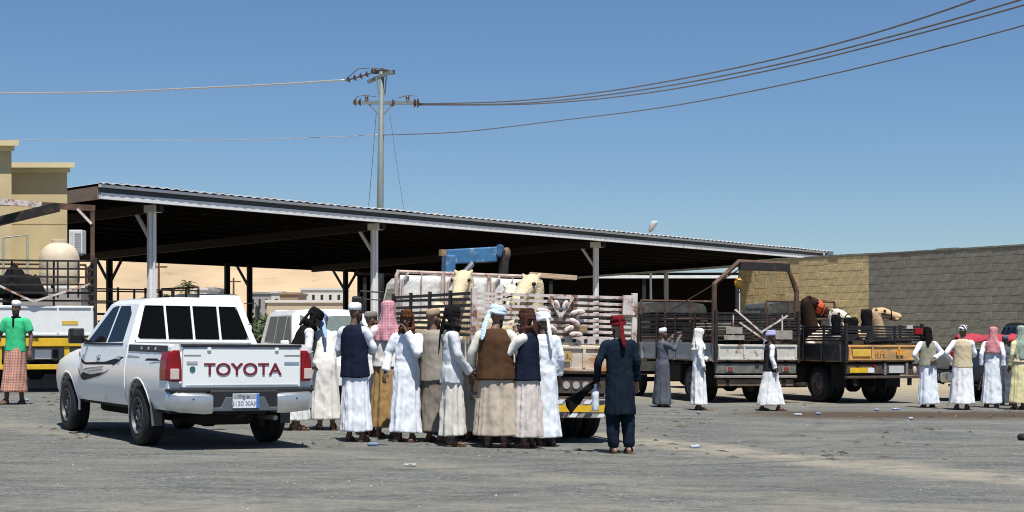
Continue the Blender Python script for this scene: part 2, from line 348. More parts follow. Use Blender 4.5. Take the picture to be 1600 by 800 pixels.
house_cols = {'white': mat('limewash', (.62, .60, .56), var=.08), 'cream': mat('cream_plaster', (.52, .42, .30), var=.1), 'grey': mat('grey_block', (.33, .32, .30), var=.15), 'brown': mat('brown_plaster', (.30, .21, .14), var=.15)}
win_dark = mat('dark_opening', (.02, .02, .022), rough=.4, var=.2)
def far_house(px0, px1, ytop, d, col, label, nwin=3, dep=8, roof=None):
    x0, x1 = at(px0, d)[0], at(px1, d)[0]; z1 = HC + (525 - ytop) * d / 2500; z0 = gz(x0, d) - .3
    e = empty('far_house', ((x0 + x1) / 2, d, 0), 0, label, 'house', 'houses below the hill'); hw = (x1 - x0) / 2
    MB().box(-hw, hw, 0, dep, z0, z1).build('wall', house_cols[col], e)
    MB().box(-hw - .15, hw + .15, -.15, dep + .15, z1, z1 + .25).build('parapet' if not roof else 'roof', house_cols[roof or col], e)
    for k in range(nwin):
        cx = -hw + (k + .5) * 2 * hw / nwin; ww = min(1.1, hw / nwin * .6)
        MB().box(cx - ww / 2, cx + ww / 2, -.06, .02, z1 - 1.9, z1 - .7).build('window', win_dark, e)
    MB().box(hw * .3, hw * .3 + .9, -.05, .02, z0, z0 + 2.2).build('door', house_cols['brown'], e)
far_house(304, 323, 453, 190, 'white', 'small white flat roofed house left of the shed post', 1)
far_house(322, 334, 452, 196, 'grey', 'narrow dark fronted house joined to the small white house', 1)
far_house(330, 352, 461, 205, 'cream', 'low cream house just left of the middle shed post', 2)
far_house(390, 432, 459, 210, 'grey', 'long low grey house right of the paired shed posts', 4)
far_house(424, 440, 458, 200, 'white', 'small white gable house beside the long grey one', 1)
far_house(437, 466, 460, 195, 'brown', 'dark brown block house near the white tent', 2)
far_house(470, 536, 453, 230, 'white', 'wide pale house behind the white tent', 5)
far_house(268, 300, 466, 170, 'cream', 'low cream house behind the small palms', 2)
far_house(945, 972, 416, 160, 'white', 'white rooftop house seen beyond the far shed', 1)
far_house(966, 1030, 413, 165, 'cream', 'cream upper storey house beyond the far shed', 3)
# white tent roof
d = 150; e = empty('tent', gp(502, d), 0, 'white peaked tent standing below the sandy hill', 'tent')
MB().add([(-2.2, 0, 2.6), (2.2, 0, 2.6), (2.2, 5, 2.6), (-2.2, 5, 2.6), (.6, 2.5, 4.3)], [(0, 1, 4), (1, 2, 4), (2, 3, 4), (3, 0, 4), (3, 2, 1, 0)]).build('canopy', mat('tent_white', (.74, .74, .74), rough=.8, var=.05), e)
for x, y in ((-2.1, .1), (2.1, .1), (2.1, 4.9), (-2.1, 4.9)): MB().cyl((x, y, 0), (x, y, 2.6), .05, 8).build('pole', steel, e)
e = empty('pale_wall', gp(500, 120), 0, 'low cream boundary wall with two dark holes beyond the shed', 'wall')
MB().box(-4, 2.4, 0, .3, -.3, 3.9).build('wall_body', house_cols['cream'], e); MB().box(-4.1, 2.5, -.1, .4, 3.9, 4.1).build('coping', house_cols['white'], e)
leaf = mat('dusty_leaf', (.055, .085, .03), rough=.8, var=.4, scale=1.5, rnd=.1)
bark = mat('palm_bark', (.17, .12, .08), rough=.95, var=.3)
def leafcloud(c, r, n, size, seed):
    rr = random.Random(seed); mb = MB()
    for _ in range(n):
        v = Vector((rr.gauss(0, 1), rr.gauss(0, 1), rr.gauss(0, 1))).normalized() * rr.random() ** .4
        k = 1 + .35 * noise.noise(v * 2.3 + Vector((seed, 0, 0))); p = Vector(c) + Vector((v.x * r[0], v.y * r[1], v.z * r[2])) * k
        a = Vector((rr.gauss(0, 1), rr.gauss(0, 1), rr.gauss(0, 1))).normalized() * size; b = a.orthogonal().normalized() * size * .5
        mb.add([p - a, p + b, p + a, p - b], [(0, 1, 2, 3)])
    return mb
def bush(px, d, rx, h, label, seed):
    e = empty('bush', gp(px, d), 0, label, 'bush', 'bushes beyond the shed')
    leafcloud((0, 0, h * .55), (rx, rx, h * .5), 500, rx * .16, seed).build('foliage', leaf, e)
    mb = MB()
    for k in range(5): a = k * 1.3; mb.tube([(0, 0, -.1), (math.cos(a) * rx * .25, math.sin(a) * rx * .25, h * .3), (math.cos(a) * rx * .6, math.sin(a) * rx * .6, h * .7)], [.05, .035, .015], 6)
    mb.build('stem', bark, e)
bush(412, 90, 1.1, 2.4, 'dark green bush left of the low cream wall', 1)
bush(424, 92, .9, 2.2, 'small dark bush right of the larger bush', 2)
bush(455, 100, .8, 2.6, 'round bush in front of the cream wall', 3)
bush(152, 60, 1.0, 1.6, 'green bush behind the white truck corner', 4)
def palm(px, d, ytop, label, seed):
    rr = random.Random(seed); g = gp(px, d); H = HC + (525 - ytop) * d / 2500 - 1.2; e = empty('palm_tree', g, 0, label, 'palm tree', 'palms below the hill')
    MB().tube([(0, 0, -.2), (.1, 0, H * .5), (.05, 0, H)], [.28, .2, .17], 10).build('trunk', bark, e)
    mb = MB()
    for k in range(26):
        a = rr.random() * 6.28; el = rr.uniform(-.3, 1.1); ln = rr.uniform(1.5, 2.3)
        pts = [Vector((0, 0, H))]
        for i in range(1, 7):
            t = i / 6; pts.append(Vector((math.cos(a) * ln * t * math.cos(el), math.sin(a) * ln * t * math.cos(el), H + ln * (t * math.sin(el) - .55 * t * t))))
        for i in range(6):
            p, q = pts[i], pts[i + 1]; dd = (q - p).normalized(); sd_ = dd.cross(Vector((0, 0, 1)))
            if sd_.length < .1: continue
            sd_.normalize()
            for sg in (-1, 1):
                for u in (.2, .6):
                    b_ = p.lerp(q, u); mb.add([b_, b_ + dd * .12, b_ + sd_ * sg * .42 * (1 - i * .1) + dd * .3 - Vector((0, 0, .12))], [(0, 1, 2)])
    mb.build('crown', leaf, e)
palm(249, 110, 447, 'bare drooping palm left of the front shed post', 5)
palm(290, 140, 452, 'short palm behind the pickup roof', 6)
palm(294, 200, 432, 'taller palm standing on the hill slope', 7)
def far_post(px, d, ytop, label):
    e = empty('utility_post', gp(px, d), 0, label, 'post'); H = HC + (525 - ytop) * d / 2500
    MB().tube([(0, 0, -.2), (0, 0, H)], [.14, .10], 8).build('shaft', rust_brown, e); MB().box(-.8, .8, -.06, .06, H - .5, H - .35).build('crossarm', rust_brown, e)
far_post(365, 180, 434, 'small far utility post with short crossarm below the hill')
far_post(248, 150, 410, 'thin brown far post left of the front shed post')

# ================================================================ SHED
U = Vector((.605, .796, 0)); V = Vector((-.796, .605, 0)); SO = Vector((-10.6, 41.5, 0)); SL, SDp = 40.6, 15.0
def S(s_, t, z): p = SO + U * s_ + V * t; return Vector((p.x, p.y, z))
def s_at(px, t):
    k = (px - 800) / 2500; p = SO + V * t; return (k * p.y - p.x) / (U.x - k * U.y)
shed_white = mat('pale_grey_steel_paint', (.70, .71, .72), rough=.5, var=.08, scale=3, spots=(.36, .34, .30), spot_amt=-.02)
shed_under = mat('shade_black_sheet', (.005, .004, .0035), rough=.9, var=.3, spec=.1)  # deep shade under the roofs is put into this near-black colour
sheet_top = mat('galvanised_sheet', (.68, .70, .73), rough=.5, metal=.1, var=.12, scale=2)
groove = mat('blue_grey_channel', (.06, .075, .09), rough=.6, var=.15)
shed = empty('open_shed', SO, 0, 'long open steel shed with pale fascia, flat metal roof and thin posts', 'shed')
def sh(mb, name, m, sm=False, **k):
    mb.xf(lambda v: v - SO); return mb.build(name, m, shed, sm, **k)
def roofz(t): return 5.30 - .58 * t / SDp
# corrugated roof: ribs run front to back
mb = MB(); n = int(SL / .16); rows = []
for t in (-.45, SDp + .4):
    rows.append([S(-.4 + (SL + 1.2) * i / n, t, roofz(t) + (.035 if i % 2 else 0) + (.035 * max(0, noise.noise(Vector((i * .05, 0, 0)))))) for i in range(n + 1)])
low = [[p - Vector((0, 0, .03)) for p in r] for r in rows]
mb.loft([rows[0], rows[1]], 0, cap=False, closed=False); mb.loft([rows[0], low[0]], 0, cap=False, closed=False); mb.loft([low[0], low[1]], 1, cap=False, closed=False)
mb.loft([rows[1], low[1]], 0, cap=False, closed=False)
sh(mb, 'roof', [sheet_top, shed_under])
for k in range(24):
    s0 = .3 + k * 1.7; z = roofz(-.1); sh(MB().bar(S(s0, -.1, z + .05), S(s0 + .55, -.1, z + .05), .12, .05), 'flashing', groove)
sh(MB().bar(S(-.35, -.30, 5.0), S(SL + .4, -.30, 5.0), .10, .16), 'fascia', shed_white)
sh(MB().bar(S(-.30, -.22, 5.15), S(SL + .35, -.22, 5.15), .08, .15), 'channel', groove)
sh(MB().bar(S(-.40, -.36, 5.25), S(SL + .45, -.36, 5.25), .10, .07), 'drip_edge', shed_white)
sh(MB().bar(S(-.35, -.25, 5.08), S(-.35, SDp, 4.53), .08, .34), 'end_fascia', mat('brown_end_beam', (.20, .15, .11), var=.15))
sh(MB().bar(S(SL + .30, -.2, 4.90), S(SL + .30, SDp, 4.36), .09, .10), 'end_fascia', shed_white)
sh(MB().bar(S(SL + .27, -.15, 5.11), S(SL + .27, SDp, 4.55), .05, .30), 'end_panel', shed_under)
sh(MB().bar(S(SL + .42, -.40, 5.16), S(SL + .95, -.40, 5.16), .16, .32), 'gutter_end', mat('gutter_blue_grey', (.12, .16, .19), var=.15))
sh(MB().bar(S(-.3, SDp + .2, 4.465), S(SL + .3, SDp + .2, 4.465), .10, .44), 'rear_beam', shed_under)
for k in range(1, 12):
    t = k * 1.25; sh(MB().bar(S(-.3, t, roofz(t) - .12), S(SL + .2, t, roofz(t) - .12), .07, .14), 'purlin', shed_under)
def shed_post(s_, t, m, top, brace=True, knee=1):
    p = S(s_, t, 0); z0 = gz(p.x, p.y) - .05
    o = sh(MB().bar((p.x, p.y, z0), (p.x, p.y, top), .24, .10, up=V).bar((p.x, p.y, z0), (p.x, p.y, top - .003), .06, .22, up=V), 'post', m)
    sh(MB().bar((p.x, p.y, z0 - .02), (p.x, p.y, z0 + .07), .4, .4, up=V), 'base_plate', m)
    if brace:
        for sg in ((1,) if knee == 1 else (1, -1)):
            a = S(s_, t, top - 1.0); b = S(s_, t, top - .05) + V * .75 * sg
            sh(MB().bar(a, b, .07, .09), 'brace', m)
front_px = (237, 585, 931)
for px in front_px:
    s_ = s_at(px, .25); shed_post(s_, .25, shed_white, 4.92)
    sh(MB().bar(S(s_, -.15, 4.86), S(s_, SDp, 4.28), .14, .26), 'rafter', mat('rafter_shade_black', (.007, .005, .004), var=.2))  # rafter colour carries the roof shade, near-black instead of brown
    sh(MB().bar(S(s_, -.02, 4.82), S(s_, .42, 4.82), .26, .20), 'post_head', shed_white)
dk = mat('shaded_dark_steel', (.010, .009, .009), rough=.7, var=.2)  # posts standing in shade: the shade is put into their colour
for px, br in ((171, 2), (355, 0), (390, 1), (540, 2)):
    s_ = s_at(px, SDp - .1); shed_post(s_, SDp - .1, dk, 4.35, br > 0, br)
# right-hand end post
best = min((abs((lambda p: 800 + 2500 * p.x / p.y)(S(SL - .2, t * .1, 0)) - 1040), t * .1) for t in range(5, 150))
shed_post(SL - .2, best[1], shed_white, 4.6, False)

# second shed far behind, its inner shade put into near-black surfaces
e = empty('far_shed', (2, 92, 0), 0, 'dark far shed filling the view behind the open shed', 'shed')
x0, x1 = at(556, 92)[0] - 2, at(1166, 92)[0] - 2; xm = at(936, 92)[0] - 2
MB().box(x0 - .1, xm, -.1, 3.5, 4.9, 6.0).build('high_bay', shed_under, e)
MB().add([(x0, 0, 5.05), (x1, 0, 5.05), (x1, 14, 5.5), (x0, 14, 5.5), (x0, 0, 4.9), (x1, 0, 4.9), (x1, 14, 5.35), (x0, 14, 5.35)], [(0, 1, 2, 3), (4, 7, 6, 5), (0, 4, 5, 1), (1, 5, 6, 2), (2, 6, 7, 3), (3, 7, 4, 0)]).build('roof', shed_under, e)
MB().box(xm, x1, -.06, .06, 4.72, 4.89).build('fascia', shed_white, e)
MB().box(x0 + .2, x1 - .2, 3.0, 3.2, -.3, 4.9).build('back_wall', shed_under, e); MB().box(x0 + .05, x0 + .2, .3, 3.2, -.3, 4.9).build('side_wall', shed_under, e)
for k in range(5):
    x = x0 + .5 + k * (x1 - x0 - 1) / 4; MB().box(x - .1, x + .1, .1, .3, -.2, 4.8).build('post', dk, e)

# ================================================================ BLOCK WALL
WA = Vector((19.4, 55.0, 0)); WD = Vector((-.545, .838, 0)); WN = Vector((-.838, -.545, 0)); WLEN = 17.4; WH = 4.62
wall = empty('block_wall', WA, 0, 'high concrete block wall, part painted yellow, right of the shed', 'wall')
yb = mat('yellow_painted_block', (.52, .41, .205), rough=.95, var=.14, scale=5, bump=.5, bscale=30, rnd=.05, spots=(.36, .30, .18), spot_amt=0.)
gb = mat('grey_concrete_block', (.205, .202, .172), rough=.95, var=.22, scale=5, bump=.7, bscale=30, rnd=.09, spots=(.27, .21, .12), spot_amt=.06, spot_scale=1.4)
mort_y = mat('yellow_mortar', (.43, .34, .17), rough=1, var=.2); mort_g = mat('grey_mortar', (.20, .19, .155), rough=1, var=.35)
def half_painted(m, far_m):
    n = m.node_tree; L = n.links.new; b = n.nodes['Principled BSDF']; src = b.inputs['Base Color'].links[0].from_socket
    g = n.nodes.new('ShaderNodeNewGeometry'); dt = n.nodes.new('ShaderNodeVectorMath'); dt.operation = 'DOT_PRODUCT'; dt.inputs[1].default_value = tuple(WD); L(g.outputs['Position'], dt.inputs[0])
    gt = n.nodes.new('ShaderNodeMath'); gt.operation = 'GREATER_THAN'; L(dt.outputs['Value'], gt.inputs[0]); gt.inputs[1].default_value = WA.dot(WD) + s_y
    hs = n.nodes.new('ShaderNodeMix'); hs.data_type = 'RGBA'; L(gt.outputs[0], hs.inputs[0]); L(src, hs.inputs[6])
    yv = n.nodes.new('ShaderNodeMix'); yv.data_type = 'RGBA'; yv.blend_type = 'MULTIPLY'; yv.inputs[0].default_value = 1; L(src, yv.inputs[6]); yv.inputs[7].default_value = (2.6, 2.15, 1.38, 1)
    L(yv.outputs[2], hs.inputs[7]); L(hs.outputs[2], b.inputs['Base Color'])
s_y = min((abs(800 + 2500 * (WA + WD * k * .05).x / (WA + WD * k * .05).y - 1357), k * .05) for k in range(400))[1]
half_painted(gb, yb)
def wbox(s0, s1, n0, n1, z0, z1):
    mb = MB(); vs_ = [WD * s_ + WN * q + Vector((0, 0, z)) for z in (z0, z1) for q in (n0, n1) for s_ in (s0, s1)]
    return mb.add(vs_, [(0, 2, 3, 1), (4, 5, 7, 6), (0, 1, 5, 4), (2, 6, 7, 3), (0, 4, 6, 2), (1, 3, 7, 5)])
wbox(-14, s_y, -.20, -.006, -.3, WH - .02).build('mortar_core', mort_g, wall)
wbox(s_y, WLEN, -.20, -.006, -.3, WH - .02).build('mortar_core', mort_y, wall)
BW, BH = .56, .29; rest = {0: MB(), 1: MB()}; count = 0; rw = random.Random(11)
blk = {}
for ci, m in ((0, gb), (1, gb)):
    for k in range(5):
        mb = MB(); hw, hh = BW / 2 - .006 - rw.random() * .006, BH / 2 - .005 - rw.random() * .005
        q = [(-hw, hh * -1), (hw, -hh), (hw, hh), (-hw, hh)]
        fr = [WD * (a + rw.uniform(-.006, .006)) + Vector((0, 0, b + rw.uniform(-.006, .006))) + WN * rw.uniform(0, .0025) for a, b in [(x * .965, z * .95) for x, z in q]]
        md = [WD * a + Vector((0, 0, b)) - WN * .008 for a, b in q]; bk = [WD * a + Vector((0, 0, b)) - WN * .19 for a, b in q]
        mb.loft([bk, md, fr]); blk[ci, k] = mb.mesh('block', m)
cells = []
for r in range(16):
    z = -.05 + r * BH + BH / 2
    if z + BH / 2 > WH + .05: continue
    s_ = -14 + (BW / 2 if r % 2 else 0)
    while s_ < WLEN - BW: cells.append((s_ + BW / 2, z)); s_ += BW
def vis(s_): p = WA + WD * s_; px = 800 + 2500 * p.x / p.y; return 1255 < px < 1615
cells.sort(key=lambda c: (not (vis(c[0]) and c[1] > 1.6), not vis(c[0]), c[0]))
for s_, z in cells:
    ci = 1 if s_ > s_y else 0; loc = WD * s_ + Vector((0, 0, z + rw.uniform(-.004, .004))) + WN * (rw.uniform(-.003, .005) - (rw.uniform(.02, .05) if rw.random() < .02 else 0))
    if count < 300 and vis(s_):
        share('block', blk[ci, rw.randrange(5)], wall, loc); count += 1
    else:
        me = blk[ci, rw.randrange(5)]; rest[ci].add([v.co + loc for v in me.vertices], [list(p.vertices) for p in me.polygons])
for ci, m in ((0, gb), (1, gb)): tag(rest[ci].build('block', m, wall), kind='stuff')
cop = MB(); s_ = -14
while s_ < WLEN:
    l = rw.uniform(.8, 1.4); h = rw.uniform(.03, .07); o = wbox(s_, min(WLEN, s_ + l - .02), -.21, .02, WH - .015, WH + h); cop.add(o.v, o.f); s_ += l
cop.build('coping', mort_g, wall)

# ================================================================ PLASTER BUILDING AT THE LEFT
pl = mat('yellow_beige_plaster', (.54, .43, .24), rough=.9, var=.12, scale=1.2, bump=.2, bscale=40, spots=(.46, .37, .23), spot_amt=-.04, spot_scale=.8)
cor = mat('pale_cornice', (.66, .55, .32), rough=.85, var=.06); line = mat('score_line', (.33, .25, .13), rough=.9)
e = empty('plaster_building', gp(60, 38), 0, 'yellow beige plastered building with projecting cornices at left edge', 'building')
ox, oy, oz = e.location
def bl(px0, px1, d, yt, dep):
    x0, x1 = at(px0, d)[0] - ox, at(px1, d)[0] - ox; y0 = d - oy; zt = HC + (525 - yt) * d / 2500 - oz
    fp = [(x0, y0), (x1, y0), (x1 - .796 * dep, y0 + .605 * dep), (x0 - .796 * dep, y0 + .605 * dep)]
    MB().prism(fp, 'z', -.4, zt - .12).build('wall', pl, e)
    for z0, z1, pr in ((zt - .12, zt - .02, .10), (zt - .02, zt + .10, .24)):
        f2 = [(x0 - pr, y0 - pr), (x1 + pr, y0 - pr), (x1 + pr - .796 * dep, y0 + .605 * dep), (x0 - .796 * dep, y0 + .605 * dep)]
        MB().prism(f2, 'z', z0, z1).build('cornice', cor, e)
    for z in (zt - 1.35, zt - 2.6): MB().box(x0, x1 + .004, y0 - .006, y0 + .03, z, z + .018).build('score_line', line, e)
bl(-160, 105, 38, 262, 9); bl(-320, 18, 36.3, 228, 7)
ac = empty('air_conditioner', pt(118, 396, 37.9), 0, 'pale outdoor air conditioner unit hung at the building corner', 'air conditioner')
MB().box(-.16, .16, 0, .35, 0, .56).build('casing', mat('ac_casing', (.62, .62, .60), var=.05), ac, bevel=.015)
for k in range(9): MB().box(-.02, .13, -.014, .0, .05 + k * .052, .075 + k * .052).build('louvre', mat('ac_louvre', (.36, .37, .37), var=.05), ac)
MB().box(-.14, -.05, -.012, 0, .04, .52).build('side_panel', mat('ac_side', (.50, .50, .48)), ac)
MB().box(-.30, -.16, .1, .16, -.04, .0).box(-.16, .14, .1, .16, -.04, -.002).build('bracket', steel, ac)
tk = empty('water_tank', gp(93, 36.0 - .6), 0, 'round beige water tank with lid behind the white truck', 'water tank')
oz = HC + (525 - 377) * 35.4 / 2500 - tk.location.z
prof = [(.0, .50), (.52, .50), (.56, .56), (.56, .85), (.55, .87), (.56, .9), (.55, 1.15), (.50, 1.30), (.40, 1.42), (.26, 1.49), (.2, 1.5)]
MB().loft([[(r * math.cos(a * .2618), r * math.sin(a * .2618), oz - 1.55 + z) for a in range(24)] for r, z in [(max(.01, r), z) for r, z in [(r * .78, 1.55 - (1.55 - z) * .9) for r, z in prof]]]).build('shell', mat('tank_beige', (.60, .50, .36), rough=.6, var=.08, spots=(.45, .37, .27), spot_amt=-.02), tk, True)
MB().cyl((0, 0, oz - .06), (0, 0, oz + .03), .17, 20).build('lid', mat('tank_lid', (.56, .46, .33)), tk, bevel=.01)
MB().box(-.65, .65, -.65, .65, -.1, oz - 1.06).build('plinth', house_cols['grey'], tk)
MB().tube([(-.62, -.3, oz - 1.0), (-.62, -.3, oz + .12), (-1.15, -.3, oz + .06), (-1.15, -.3, oz - .8)], .03, 8).build('pipe', mat('pipe_green_grey', (.35, .38, .30)), tk)

# ================================================================ POWER POLE AND LINES
PD = 76.; pb = gp(595, PD); pole = empty('power_pole', pb, 0, 'tall grey power pole with two crossarms behind the shed', 'power pole')
pgrey = mat('pole_grey_steel', (.14, .165, .16), rough=.6, var=.1); arm = mat('pole_dark_arm', (.055, .05, .05), rough=.6, var=.25); insul = mat('brown_insulator', (.07, .035, .03), rough=.3)
def pl_(px, py, dy=0.): return pt(px, py, PD + dy) - pb
MB().tube([(0, 0, -.3), pl_(594, 325), pl_(596.5, 112)], [.19, .165, .115], 14).build('shaft', pgrey, pole, True)
MB().bar(pl_(551, 160), pl_(655, 161), .14, .16).build('crossarm', pgrey, pole)
MB().bar(pl_(575, 128, .5), pl_(612, 112, -.5), .13, .15).build('crossarm', pgrey, pole)
MB().bar(pl_(577, 163), pl_(594, 182), .07).bar(pl_(613, 163), pl_(597, 182), .07).build('arm_brace', pgrey, pole)
MB().bar(pl_(588, 120), pl_(592, 150), .06).bar(pl_(604, 118), pl_(601, 150), .06).build('arm_brace', pgrey, pole)
def insulator(a, b, nd=4, r=.17):
    a, b = Vector(a), Vector(b); mb = MB().cyl(a, b, .04, 8); dd = b - a
    for k in range(nd): c = a + dd * ((k + .5) / nd); u = dd.normalized() * .05; mb.cyl(c - u, c + u, r, 14, r2=r * .55)
    mb.build('insulator', insul, pole)
insulator(pl_(578, 115), pl_(540, 126)); insulator(pl_(566, 160), pl_(551, 160), 2, .2); insulator(pl_(612, 161), pl_(618, 161), 1, .2); insulator(pl_(646, 161), pl_(656, 161), 2, .24)
insulator(pl_(573, 157), pl_(573, 149), 2, .11); insulator(pl_(637, 157), pl_(637, 149), 2, .11); insulator(pl_(597, 112), pl_(597, 106), 2, .1); insulator(pl_(584, 112), pl_(584, 106), 2, .1)
def jump(*ps): MB().tube([pl_(*p) for p in ps], .022, 6).build('jumper_wire', arm, pole)
jump((540, 124), (560, 107), (584, 106), (607, 109), (616, 112)); jump((552, 158), (560, 150), (573, 149), (588, 151)); jump((622, 153), (637, 149), (652, 150))
MB().bar(pl_(580, 112, .3), pl_(616, 113, -.4), .10, .2).build('switch_bar', arm, pole)
MB().tube([pl_(588, 175), pl_(583, 240), pl_(576, 322)], .012, 6).build('stay_wire', arm, pole); MB().tube([pl_(609, 178), pl_(619, 250), pl_(632, 335)], .008, 6).build('stay_wire', arm, pole)
wire_m = mat('aluminium_wire', (.46, .48, .50), rough=.5, metal=.4); wire_d = mat('dark_wire', (.11, .12, .14), rough=.6)
def wire(pts, r, label, m=wire_d):
    ps = []                                           # smooth through the points, continued past the frame
    P_ = [pt(*p) for p in pts]
    for i in range(len(P_) - 1):
        p0, p1, p2, p3 = P_[max(0, i - 1)], P_[i], P_[i + 1], P_[min(len(P_) - 1, i + 2)]
        for k in range(10):
            t = k / 10; ps.append(.5 * ((2 * p1) + (p2 - p0) * t + (2 * p0 - 5 * p1 + 4 * p2 - p3) * t * t + (3 * p1 - p0 - 3 * p2 + p3) * t ** 3))
    ps.append(P_[-1]); c = ps[0]
    o = MB().tube([p - c for p in ps], r, 6).build('power_line', m, None, True, loc=c); tag(o, label, 'wire', 'power lines')
wire([(656, 162, 76), (800, 158, 71), (960, 141, 66), (1150, 106, 60), (1330, 62, 55), (1500, 8, 50), (1700, -70, 45)], .035, 'uppermost power line sweeping up to the right from the pole')
wire([(656, 163, 76), (820, 161, 71), (1000, 141, 66), (1200, 104, 60), (1400, 55, 55), (1600, -2, 50), (1780, -60, 45)], .035, 'middle power line of the three right of the pole')
wire([(656, 164, 76.4), (840, 162, 71), (1020, 144, 66), (1220, 106, 60), (1430, 54, 55), (1620, 2, 50), (1800, -54, 45)], .033, 'power line running just under the middle one to the right')
wire([(597, 211, 76), (720, 206, 72), (860, 190, 67), (1040, 167, 62), (1230, 131, 57), (1420, 87, 52), (1620, 34, 48), (1800, -20, 44)], .026, 'lowest thin line climbing right from mid pole')
wire([(538, 125, 76), (430, 132, 80), (300, 138, 86), (160, 144, 92), (0, 145, 98), (-160, 143, 104)], .05, 'pale thick power line running left from the pole top', wire_m)
wire([(590, 211, 76), (440, 217, 80), (280, 220, 86), (120, 220, 92), (-20, 217, 98), (-160, 212, 104)], .02, 'thin faint line running left from mid pole', wire_m)
lp = empty('street_lamp', gp(1018, 88), 0, 'grey street lamp head rising above the shed roof', 'street lamp'); lo = lp.location
MB().tube([(0, 0, -.2), pt(1016, 366, 88) - lo], [.09, .05], 10).build('shaft', pgrey, lp)
a_, b_ = pt(1016, 362, 88) - lo, pt(1023, 345, 88) - lo
MB().loft([[a_.lerp(b_, t) + Vector((math.cos(k * .785) * r, math.sin(k * .785) * r * .6, 0)) for k in range(8)] for t, r in ((-.05, .05), (.15, .13), (.7, .2), (1, .17))]).build('lamp_head', mat('lamp_grey', (.42, .42, .40)), lp, True)
# ================================================================ VEHICLE PARTS
def tyre_meshes(r, w_, nm, rim_m=steel, spokes=10):
    def ring(rad, x): return [(x, rad * math.cos(2 * math.pi * k / 36), rad * math.sin(2 * math.pi * k / 36)) for k in range(36)]
    prof = [(r * .62, -w_ / 2 + .01), (r * .66, -w_ / 2), (r * .88, -w_ / 2), (r * .975, -w_ * .42), (r, -w_ * .3), (r, -w_ * .10), (r - .010, -w_ * .095), (r - .010, -w_ * .04), (r, -w_ * .035), (r, w_ * .035), (r - .010, w_ * .04), (r - .010, w_ * .095), (r, w_ * .10), (r, w_ * .3), (r * .975, w_ * .42), (r * .88, w_ / 2), (r * .66, w_ / 2), (r * .62, w_ / 2 - .01)]
    t = MB().loft([ring(a, x) for a, x in prof], 0, cap=False); tm = t.mesh(nm + '_tyre', rubber); smooth_by_angle(tm, 50)
    q = MB().loft([ring(a, x) for a, x in ((r * .62, -w_ / 2 + .02), (r * .63, -w_ / 2 - .003), (r * .585, -w_ / 2 - .001), (r * .55, -w_ / 2 + .035), (r * .30, -w_ / 2 + .05), (r * .22, -w_ / 2 + .015), (r * .14, -w_ / 2 + .005), (r * .12, -w_ / 2 + .02), (.01, -w_ / 2 + .02))], 0, cap=False)
    q.loft([ring(a, x) for a, x in ((r * .62, w_ / 2 - .02), (r * .6, w_ / 2), (r * .5, w_ / 2 - .06), (.01, w_ / 2 - .06))], 0, cap=False)
    for k in range(spokes):
        a = 2 * math.pi * k / spokes; c, s_ = math.cos(a), math.sin(a); q.ball((-w_ / 2 + .040, c * r * .44, s_ * r * .44), (.012, r * .055, r * .055), 8, 6, 1)
        q.ball((-w_ / 2 + .022, c * r * .2, s_ * r * .2), (.012, .014, .014), 6, 5, 1)
    rm = q.mesh(nm + '_rim', [rim_m, dark_under]); smooth_by_angle(rm, 40)
    return tm, rm
def wheel(root, meshes, x, y, r, right):
    w_ = empty('wheel', (x, y, r), math.pi if right else 0.); w_.parent = root
    share('tyre', meshes[0], w_); share('rim', meshes[1], w_)
    return w_
PK_W = tyre_meshes(.36, .24, 'pickup', mat('grey_steel_wheel', (.10, .105, .11), rough=.5, metal=.3, var=.15), 12)
TR_W = tyre_meshes(.41, .23, 'truck', mat('truck_wheel_paint', (.13, .12, .11), rough=.6, var=.3, spots=RUST, spot_amt=.05), 8)

def side_poly(root, name, pts, m, xf, thick=.004, sides=(-1, 1)):
    for sg in sides:
        mb = MB(); vs_ = [Vector((sg * (xf(y, z) + thick), y, z)) for y, z in pts]; n_ = len(vs_)
        mb.v = vs_ + [v - Vector((sg * thick * 2.2, 0, 0)) for v in vs_]
        mb.f = [list(range(n_)), list(range(n_, 2 * n_))[::-1]] + [[i, (i + 1) % n_, (i + 1) % n_ + n_, i + n_] for i in range(n_)]; mb.m = [0] * len(mb.f)
        mb.build(name, m, root)

